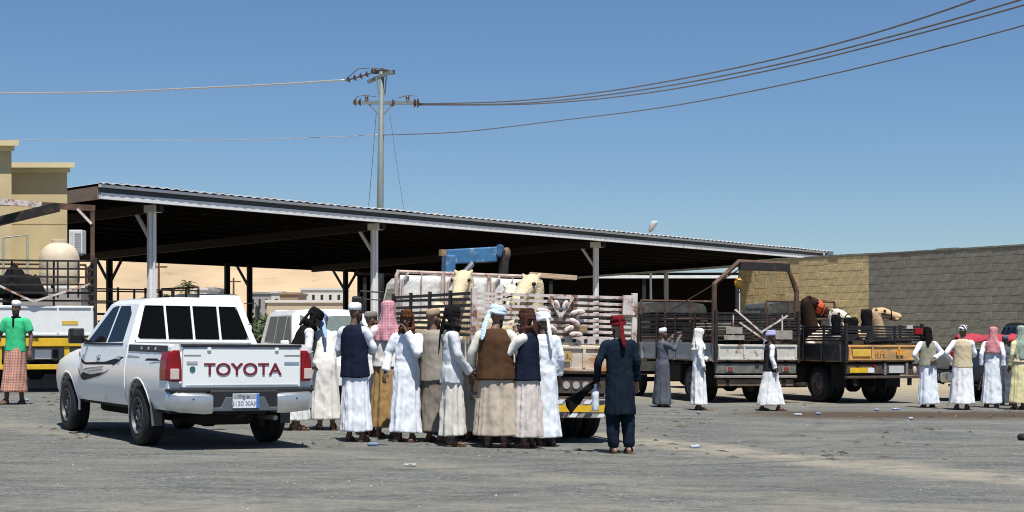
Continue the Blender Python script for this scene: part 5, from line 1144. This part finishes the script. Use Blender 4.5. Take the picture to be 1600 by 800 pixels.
W1 = cloth('white_cotton', (.80, .81, .82), .04); W2 = cloth('warm_white_cotton', (.72, .70, .66)); W3 = cloth('bluish_white_cotton', (.75, .79, .86), .04)
W4 = cloth('off_white_linen', (.66, .63, .56)); BEIGE = cloth('beige_cotton', (.47, .40, .32)); LGREY = cloth('light_grey_cotton', (.58, .60, .62))
NAVY = cloth('navy_cloth', (.012, .016, .032), .2); BLACK = cloth('black_cloth', (.010, .010, .011), .2); BROWN = cloth('brown_wool', (.075, .04, .022), .2); TAUPE = cloth('taupe_cloth', (.22, .19, .16), .15)
GREY = cloth('blue_grey_cloth', (.10, .11, .135), .12); CREAM = cloth('cream_cloth', (.55, .47, .31)); YEL = cloth('pale_yellow_cotton', (.66, .60, .34)); GREEN = cloth('bright_green_knit', (.05, .46, .20))
TANC = cloth('tan_cloth', (.36, .23, .10)); DKBLUE = cloth('dark_blue_cotton', (.010, .017, .028), .25); SAGE = cloth('sage_vest_cloth', (.30, .29, .22), .15); CHAR = cloth('charcoal_vest_cloth', (.03, .028, .028), .2)
PINK = cloth('red_white_check', (.50, .20, .25), .2, 'check', (.66, .50, .52), 15.); PINK2 = cloth('red_white_check_fine', (.50, .15, .17), .2, 'check', (.68, .52, .52), 16.)
REDT = cloth('dark_red_cloth', (.14, .012, .015), .25, 'check', (.03, .006, .008), 18.); BRT = cloth('brown_red_stripe', (.17, .065, .03), .2, 'diag', (.03, .012, .01), 16.); MAR = cloth('maroon_brown_cloth', (.065, .028, .022), .2)
BLUES = cloth('light_blue_scarf', (.26, .38, .60), .12); BLW = cloth('blue_white_turban', (.66, .76, .82), .08, 'diag', (.42, .58, .70), 13.); LILAC = cloth('lilac_turban', (.42, .42, .66), .12); TANS = cloth('tan_scarf', (.36, .27, .17), .15)
BWT = cloth('black_white_turban', (.012, .012, .014), .2, 'diag', (.72, .72, .74), 5.); GRNS = cloth('grey_green_scarf', (.28, .36, .29), .15); PLAID = cloth('plaid_sarong', (.52, .27, .20), .1, 'check', (.16, .10, .10), 7.)

person(22, 632, 468, 176, 'man in green polo shirt, plaid sarong and white cap at left edge', [('skirt', PLAID, .22, {'fold': .6}), ('shirt', GREEN, .90, {'sleeve': .5, 'fold': .5, 'collar': BLACK})], ('cap', W1), 'out', 'out', stride=.22, skin=0)
person(462, 672, 472, -70, 'man in black head wrap and black waistcoat leaning by the pickup tail lamp', [('robe', W1, .15), ('vest', BLACK, .95)], ('wrap', BLACK, .0), 'low_front', 'front', lean=20, head=(16, 0), skin=1, H=1.77)
person(510, 672, 488, 12, 'man in white robe with light blue scarf hanging down his back', [('robe', W2, .16)], ('turban', BLUES, .30), 'front', 'front', lean=20, head=(25, 10), skin=1, H=1.72)
person(556, 690, 466, -18, 'tall man in white skull cap and long navy waistcoat', [('robe', W3, .14), ('vest', NAVY, .82)], ('cap', W1), 'cross', 'front', head=(8, -25), skin=0, beard=True, H=1.77)
person(578, 680, 487, -60, 'man in grey cap and white shirt half hidden behind the navy waistcoat', [('robe', W1, .15)], ('cap', TAUPE), 'belly', 'front', head=(5, 0), skin=1, H=1.68)
person(603, 684, 463, 8, 'man in pink checked head cloth with tan lower robe', [('skirt', TANC, .14, {'w': .9}), ('shirt', W2, .92)], ('drape', PINK, .1), 'belly', 'belly', head=(4, 0), skin=1, H=1.80)
person(634, 690, 481, 168, 'man in loose white robe and brown striped wrap holding hand to mouth', [('robe', W3, .13, {'w': 1.08, 'r': 1.25, 'fold': 1.2})], ('wrap', BRT, .0), 'out', 'mouth', head=(6, 0), skin=0, H=1.69)
person(680, 690, 478, -35, 'man in taupe waistcoat squeezed behind two white robed men', [('robe', TAUPE, .14), ('vest', cloth('grey_beige_vest', (.30, .27, .23)), .80)], ('cap', TANS), 'belly', 'down', head=(0, -20), skin=1, H=1.72)
person(706, 697, 481, -80, 'man in white tunic and trousers with long black head wrap', [('skirt', W4, .14, {'w': .92}), ('shirt', LGREY, .80, {'r': 1.1, 'w': 1.06})], ('wrap', BLACK, .30), 'low_front', 'down', head=(4, -5), skin=0, H=1.73)
person(742, 688, 487, -20, 'man in tan scarf glimpsed behind the brown waistcoat', [('robe', W4, .14), ('vest', TANS, .9)], ('drape', TANS, .05), 'down', 'belly', head=(22, -30), skin=1, H=1.70)
person(775, 699, 475, -8, 'broad man in brown waistcoat, pale blue turban and beige wrap skirt', [('skirt', BEIGE, .15, {'w': 1.08}), ('shirt', W4, .95, {'r': 1.1, 'fold': .5}), ('vest', BROWN, .84, {'w': 1.08})], ('turban', BLW, .16), 'out', 'out', head=(14, -30), skin=1, H=1.76, build=1.02)
person(824, 700, 486, 62, 'man in navy waistcoat and maroon wrap raising hand to mouth', [('skirt', cloth('pale_pink_cotton', (.60, .54, .50)), .14), ('shirt', W2, .95, {'fold': .5}), ('vest', NAVY, .86)], ('wrap', MAR, .0), 'down', 'mouth', head=(4, 10), skin=0, H=1.72)
person(852, 697, 489, 20, 'man in bluish white robe and white turban beside the cream truck', [('robe', W3, .12)], ('turban', W3, .2), 'down', 'belly', head=(5, 30), skin=0, H=1.70)
m14 = person(971, 709, 501, 8, 'man in dark blue tunic and red turban standing alone holding a bottle', [('trousers', DKBLUE), ('shirt', DKBLUE, .50, {'fold': .7})], ('turban', REDT, .10), 'down', ((.30, -.02, 1.17), (.30, .14, .93)), head=(6, 28), skin=2, H=1.66)
person(1034, 636, 514, -62, 'man in blue grey robe and white cap reaching up to the truck rails', [('robe', GREY, .06, {'w': 1.1})], ('cap', W1), 'rail', 'rail', head=(0, -10), skin=1, H=1.62)
person(1092, 641, 516, -82, 'man in white robe and white head cloth looking at the pale sided truck', [('robe', W1, .12)], ('drape', W2, .05), 'down', 'front', head=(6, -5), skin=0, H=1.60)
person(1204, 642, 520, -85, 'man in charcoal waistcoat and lilac turban walking past the pale truck', [('robe', W1, .13, {'w': 1.1}), ('vest', CHAR, .86)], ('turban', LILAC, .15), 'down', 'down', head=(4, -10), skin=0, stride=.35, H=1.58)
person(1451, 637, 509, 8, 'man in sage waistcoat and dark head wrap by the orange tailgate', [('robe', W3, .08), ('vest', SAGE, .92)], ('wrap', BLACK, .1), ((.33, -.06, 1.2), (.08, -.20, 1.08)), 'hip', skin=0, H=1.66)
person(1503, 640, 508, -12, 'man in cream waistcoat and black and white turban near the navy pickup', [('robe', W1, .13, {'w': 1.15}), ('vest', CREAM, .88)], ('turban', BWT, .0), 'front', 'hip', head=(5, -10), skin=0, H=1.70)
person(1549, 637, 510, -20, 'man in pale grey robe with red checked head cloth', [('robe', W3, .09)], ('drape', PINK2, .15), 'swing_b', 'swing_b', head=(3, -10), skin=0, H=1.66)
person(1573, 634, 524, -25, 'man in dark grey robe standing close behind the red checked head cloth', [('robe', GREY, .08)], ('cap', GREY), 'down', 'down', skin=0, H=1.50)
person(1592, 640, 510, 15, 'man in pale yellow robe and grey green scarf at the right edge', [('robe', YEL, .14, {'w': 1.05}), ('vest', CREAM, 1.0)], ('drape', GRNS, .3), 'front', 'down', head=(0, 20), skin=0, H=1.68)

# things held and lying about
def bottle(loc, label, body_m, s=1., lie=None):
    o = empty('water_bottle', loc, 0, label, 'bottle', 'plastic bottles'); rr = random.Random(label)
    MB().loft([[(r * math.cos(k * .5236) * rr.uniform(.9, 1.08), r * math.sin(k * .5236) * rr.uniform(.9, 1.08), z) for k in range(12)] for r, z in ((.03, 0), (.034, .012), (.033, .07), (.030, .10), (.034, .13), (.033, .17), (.016, .205), (.013, .225))]).build('body', body_m, o, True)
    MB().cyl((0, 0, .222), (0, 0, .243), .0155, 12).build('cap', plate_blue if lie is not None else plate_white, o)
    o.scale = (s, s, s)
    if lie is not None: o.rotation_euler = (R(88), 0, lie); o.location.z += .033 * s
    return o
bluep = mat('blue_tint_plastic', (.20, .28, .42), rough=.2, var=.15); clearp = mat('clear_plastic', (.42, .48, .55), rough=.2, var=.1)
M14 = Matrix.LocRotScale(m14.location, m14.rotation_euler, m14.scale); hl = M14 @ Vector(m14['arm_l'])
bottle(hl + Vector((-.015, -.02, -.36)), 'large milky bottle hanging from the hand of the man in dark blue', mat('milky_plastic', (.66, .71, .78), rough=.35, var=.06), 1.35)
cl = MB(); rows = []
for i in range(12):
    t = i / 11; wv = .03 + .09 * t; rows.append([(-.02 - .42 * t + .012 * math.sin(k * 2 + i), .02 * math.sin(k + i * .7) + (k - 4) * .012, -.02 - .20 * t + wv * math.cos(k * .785) * .9) for k in range(8)])
cl.loft(rows); o = cl.build('black_bag', BLACK, None, True, loc=hl + Vector((.0, .03, .02))); o.rotation_euler = (0, R(-14), R(20)); tag(o, 'black cloth bag swinging from the arm of the man in dark blue', 'bag')
places = [(44, 627, 'crushed clear bottle on the ground beside the green shirted man'), (575, 697, 'blue tinted bottle lying before the navy waistcoated man'), (1080, 701, 'blue tinted bottle lying alone on open ground right of the man in dark blue'), (1093, 647, 'bottle lying by the feet of the white robed man at the pale truck'), (1253, 650, 'bottle on the muddy strip left of the orange truck wheel'), (1282, 648, 'small bottle on the muddy strip under the dark truck'), (1367, 642, 'bottle beside the dark truck rear wheel'), (1394, 641, 'bottle just right of the dark truck rear wheel'), (1421, 656, 'bottle on the ground in front of the mud strip'), (545, 749, 'flattened blue bottle in the near foreground')]
for i, (px, py, lb) in enumerate(places[:9]): bottle(foot(px, py), lb, bluep if i % 2 else clearp, 0.7, i * 1.1)
rr = random.Random(5); pm = mat('paper_scrap', (.40, .40, .38), rough=.9)
for i, (px, py, lb) in enumerate(((1275, 685, 'pale paper scrap right of centre on open ground'), (632, 728, 'pale paper scrap in front of the group of men'), (820, 672, 'scrap of paper by the cream truck wheel'))):
    n_ = 5; g_ = [[(x * .03, y * .022, .012 + .012 * rr.random()) for x in range(n_)] for y in range(n_)]
    o = MB().loft([r + [(x, y, z - .004) for x, y, z in r[::-1]] for r in g_]).build('paper_scrap', pm, None, loc=foot(px, py)); tag(o, lb, 'litter', 'paper litter')
for px, py, sz, lb in ((1597, 688, .06, 'dark lump of rubber on the ground at the right edge'),):
    share_me = MB().ball((0, 0, .04), (sz, .09, .06), 10, 7).xf(lambda v: v + v.normalized() * .02 * noise.noise(v * 30)).build('rubber_scrap', rubber, None, True, loc=foot(px, py)); tag(share_me, lb, 'litter')

# ================================================================ CAMELS
def camel(target, floor, byaw, hyaw, hpitch, coat, label, scale=1., cover=None, halter=True):
    """kneeling camel: head centre at target, knees on floor, body heading byaw, head heading hyaw (degrees left of view)"""
    hz = (target.z - floor) / scale
    hp = Vector((0, 1.12, hz)); rb_ = Matrix.Rotation(R(byaw), 3, 'Z'); off = rb_ @ (hp * scale); base = Vector((target.x - off.x, target.y - off.y, floor))
    root = empty('camel', base, R(byaw), label, 'camel', 'camels carried on the trucks'); root.scale = (scale,) * 3
    hm = Matrix.Rotation(R(hyaw - byaw), 3, 'Z') @ Matrix.Rotation(R(-hpitch), 3, 'X')
    def hx(p): return hp + hm @ Vector(p)
    b = MB(); chain(b, [(0, -.95, .50), (0, -.7, .52), (0, -.2, .55), (0, .3, .55), (0, .62, .52)], [.16, .30, .36, .34, .24], n=16, steps=4); b.ball((0, -.15, .88), (.17, .34, .26), 14, 10).ball((0, -.15, 1.06), (.10, .2, .16))
    for v in b.v: v.z *= .66
    nb = hx((0, -.10, -.02)); chain(b, [(0, .50, .34), (0, .80, .32), (0, 1.02, hz * .45), (nb.x * .7, 1.02 * .3 + nb.y * .7, hz * .78), nb, hx((0, .02, .0))], [.21, .19, .17, .145, .125, .095], n=14, steps=4)
    prof = [(-.13, .045, .05, -.01), (-.07, .078, .088, 0), (.0, .100, .112, .005), (.08, .104, .112, -.004), (.16, .090, .102, -.026), (.24, .078, .088, -.05), (.31, .080, .082, -.066), (.37, .080, .078, -.076), (.41, .066, .060, -.082), (.43, .03, .026, -.086)]
    b.loft([[hx((w_ * math.cos(k * .3927), t, dz + h_ * math.sin(k * .3927))) for k in range(16)] for t, w_, h_, dz in prof])
    for sg in (-1, 1):
        b.tube([hx((sg * .07, -.09, .05)), hx((sg * .105, -.115, .085)), hx((sg * .115, -.13, .11))], [.03, .028, .012], 8); b.ball(hx((sg * .075, .05, .05)), .036, 10, 7); b.ball(hx((sg * .03, .39, -.05)), (.026, .026, .026), 8, 6)
        for y in (.45, -.6): b.tube([(sg * .26, y - .1, .32), (sg * .28, y + .28, .12), (sg * .27, y - .15, .07)], [.11, .08, .06], 10)
    b.ball(hx((0, .30, -.135)), (.055, .10, .04), 10, 7)
    share('body', remeshed(b, 'body', coat, .017, 3), root)
    for sg in (-1, 1):
        MB().ball(hx((sg * .103, .06, .045)), (.027, .027, .024), 10, 7).build('eye', eye_m, root, True)
        MB().ball(hx((sg * .036, .418, -.052)), (.012, .014, .009), 8, 6).build('nostril', eye_m, root, True)
    if halter:
        def loop(t, w_, h_, dz): return [hx((w_ * math.cos(k * .3491), t, dz + h_ * math.sin(k * .3491))) for k in range(19)]
        h = MB().tube(loop(.20, .090, .104, -.042), .012, 6).tube(loop(-.06, .09, .105, -.005), .012, 6).tube([hx((.09, .20, -.04)), hx((.108, .08, -.03)), hx((.088, -.06, -.0))], .011, 6).tube([hx((-.09, .20, -.04)), hx((-.108, .08, -.03)), hx((-.088, -.06, -.0))], .011, 6)
        h.build('halter', BLACK, root, True)
    if cover:
        MB().loft([[hx((w_ * 1.16 * math.cos(k * .3927), t, dz + h_ * 1.16 * math.sin(k * .3927))) for k in range(16)] for t, w_, h_, dz in prof[3:6]]).build('face_band', cover, root, True)
    return root
coat_c = mat('cream_camel_coat', (.60, .50, .33), rough=.95, var=.16, scale=5, bump=.8, bscale=40, spec=.1); coat_w = mat('pale_camel_coat', (.66, .57, .46), rough=.95, var=.12, scale=5, bump=.8, bscale=40, spec=.1)
coat_t = mat('tan_camel_coat', (.56, .38, .22), rough=.95, var=.16, scale=5, bump=.8, bscale=40, spec=.1); coat_d = mat('dark_brown_camel_coat', (.035, .02, .013), rough=.95, var=.25, scale=5, bump=.8, bscale=40, spec=.1)
def floor_of(t): return t.location.z + 1.0
camel(pt(722, 440, 22.9), floor_of(B), 196, 168, 26, coat_c, 'cream camel looking forward beside the white pads of the cream truck', 1.16, halter=False)
camel(pt(826, 447, 22.3), floor_of(B), 190, 152, 22, coat_c, 'large cream camel head raised above the scrolled rear gate', 1.24, halter=False)
camel(pt(798, 459, 23.2), floor_of(B), 198, 178, 30, coat_w, 'pale camel low between the two cream camels', .9)
camel(pt(1376, 489, 36.3), floor_of(Et), 200, -88, 0, coat_t, 'tan camel in profile facing right above the orange tailgate', 1.12)
camel(pt(1311, 492, 36.8), floor_of(Et), 196, -135, 14, coat_w, 'white camel at the left side of the dark truck', 1.15)
camel(pt(1270, 474, 37.6), floor_of(Et) - .1, 195, -88, 22, coat_d, 'dark brown camel with a red face band behind the bent pipe gantry', 1.25, cover=cloth('orange_red_cloth', (.55, .10, .05)))
# black sacks hung over the rails of the dark truck
def sack(px, py, d, wd, h, label):
    rr = random.Random(px); rows = []
    for i in range(9):
        z = h * (i / 8 - .5); rows.append([(math.cos(k * .5236) * wd / 2 * (1 + .14 * math.sin(i * 1.3 + k)), math.sin(k * .5236) * .09 * (1 + .2 * math.sin(k * 2 + i)), z + .03 * math.sin(k * 1.7) * (i / 8)) for k in range(12)])
    o = MB().loft(rows).build('cloth_bundle', BLACK, None, True, loc=pt(px, py, d)); tag(o, label, 'bundle', 'black bundles on the dark truck')
sack(1354, 503, 36.2, .25, .52, 'tall black cloth bundle on the rail beside the tan camel'); sack(1330, 510, 36.0, .30, .36, 'low black cloth bundle on the rail left of the tall one'); sack(1306, 508, 35.6, .2, .42, 'black cloth bundle below the white camel chin')
plk = MB().bar((-.36, 0, .03), (.36, .05, -.02), .16, .07).build('plank', mat('pale_plank', (.50, .36, .24), var=.25, stretch=(1, 1, 8)), None, loc=pt(864, 432, 24.4)); tag(plk, 'pale weathered plank laid across the headboard of the cream truck', 'plank')

hp_ = MB(); rows = []
for i in range(16):
    u = i / 15; hh = .62 * math.sin(math.pi * (.12 + .8 * u)) + .08 * math.sin(u * 17)
    rows.append([(-.62 + 1.24 * u, .42 * math.cos(math.pi * k / 9), hh * math.sin(math.pi * k / 9) * (1 + .12 * math.sin(k * 2.3 + i * 1.7)) + .0) for k in range(10)])
hp_.loft(rows); tp = hp_.build('tarp_heap', BLACK, None, True, loc=pt(26, 466, 33.6)); tag(tp, 'black tarpaulin heap inside the white truck at the left edge', 'tarpaulin'); tp.rotation_euler = (0, 0, R(17))

# loads on the right-hand trucks
def on_truck(t, x, y, z): return Matrix.LocRotScale(t.location, t.rotation_euler, None) @ Vector((x, y, z))
def crate(t, x, y, z, w_, d_, h_, m, label, rz=0.):
    e = empty('crate', on_truck(t, x, y, z), t.rotation_euler.z + R(rz), label, 'crate', 'crates on the trucks')
    for sx_ in (-1, 1):
        for sy_ in (-1, 1): MB().box(sx_ * (w_ / 2 - .02) - .02, sx_ * (w_ / 2 - .02) + .02, sy_ * (d_ / 2 - .02) - .02, sy_ * (d_ / 2 - .02) + .02, 0, h_).build('corner_post', m, e)
    n_ = max(2, int(h_ / .12))
    for k in range(n_):
        zz = .01 + k * h_ / n_
        for sy_ in (-1, 1): MB().box(-w_ / 2, w_ / 2, sy_ * d_ / 2 - .012, sy_ * d_ / 2 + .012, zz, zz + h_ / n_ * .72).build('slat', m, e)
        for sx_ in (-1, 1): MB().box(sx_ * w_ / 2 - .012, sx_ * w_ / 2 + .012, -d_ / 2 + .014, d_ / 2 - .014, zz, zz + h_ / n_ * .72).build('slat', m, e)
    MB().box(-w_ / 2 + .015, w_ / 2 - .015, -d_ / 2 + .015, d_ / 2 - .015, .005, h_ * .8).build('contents', BLACK, e)
dkw = mat('dark_weathered_wood', (.055, .042, .03), rough=.9, var=.4); gyw = MATS['grey_wood']
crate(Dt, -.55, .55, 1.0, .7, .6, .62, dkw, 'dark slatted crate behind the left of the pale tailgate'); crate(Dt, .35, .6, 1.0, .75, .6, .55, dkw, 'dark slatted crate behind the right of the pale tailgate', 4)
crate(Dt, -.4, 1.7, 1.0, .9, .8, .8, gyw, 'grey slatted crate in the middle of the pale sided truck', -6); crate(Dt, .45, 2.7, 1.0, .8, .8, .75, dkw, 'dark slatted crate near the cab of the pale sided truck', 3)
crate(Et, .55, .5, 1.0, .6, .55, .5, dkw, 'dark slatted crate behind the orange tailgate', 5); crate(Et, -.3, .45, 1.0, .7, .5, .42, dkw, 'low dark crate behind the yellow end of the orange tailgate', -4)
def tarp(t, x, y, z, w_, d_, h_, m, label, sd_):
    rows = []
    for i in range(18):
        u = i / 17; hh = h_ * (max(0., math.sin(math.pi * (.06 + .88 * u))) ** .6) * (1 + .18 * noise.noise(Vector((u * 4, sd_, 0))))
        rows.append([(-w_ / 2 + w_ * u + .03 * noise.noise(Vector((u * 6, k, sd_))), d_ / 2 * math.cos(math.pi * k / 13), hh * (max(0., math.sin(math.pi * k / 13)) ** .7) * (1 + .22 * noise.noise(Vector((u * 5, k * .8, sd_ + 3))))) for k in range(14)])
    o = MB().loft(rows).build('covered_load', m, None, True, loc=on_truck(t, x, y, z)); o.rotation_euler = (0, 0, t.rotation_euler.z); tag(o, label, 'load')
tarp(Et, .1, 1.5, 1.0, 1.5, .9, .50, BLACK, 'low black covered load amid the dark truck bed', 2.); tarp(Dt, .2, 3.4, 1.0, 1.5, .9, .7, cloth('grey_tarp', (.10, .10, .10), .3), 'grey covered load at the cab end of the pale sided truck', 5.)
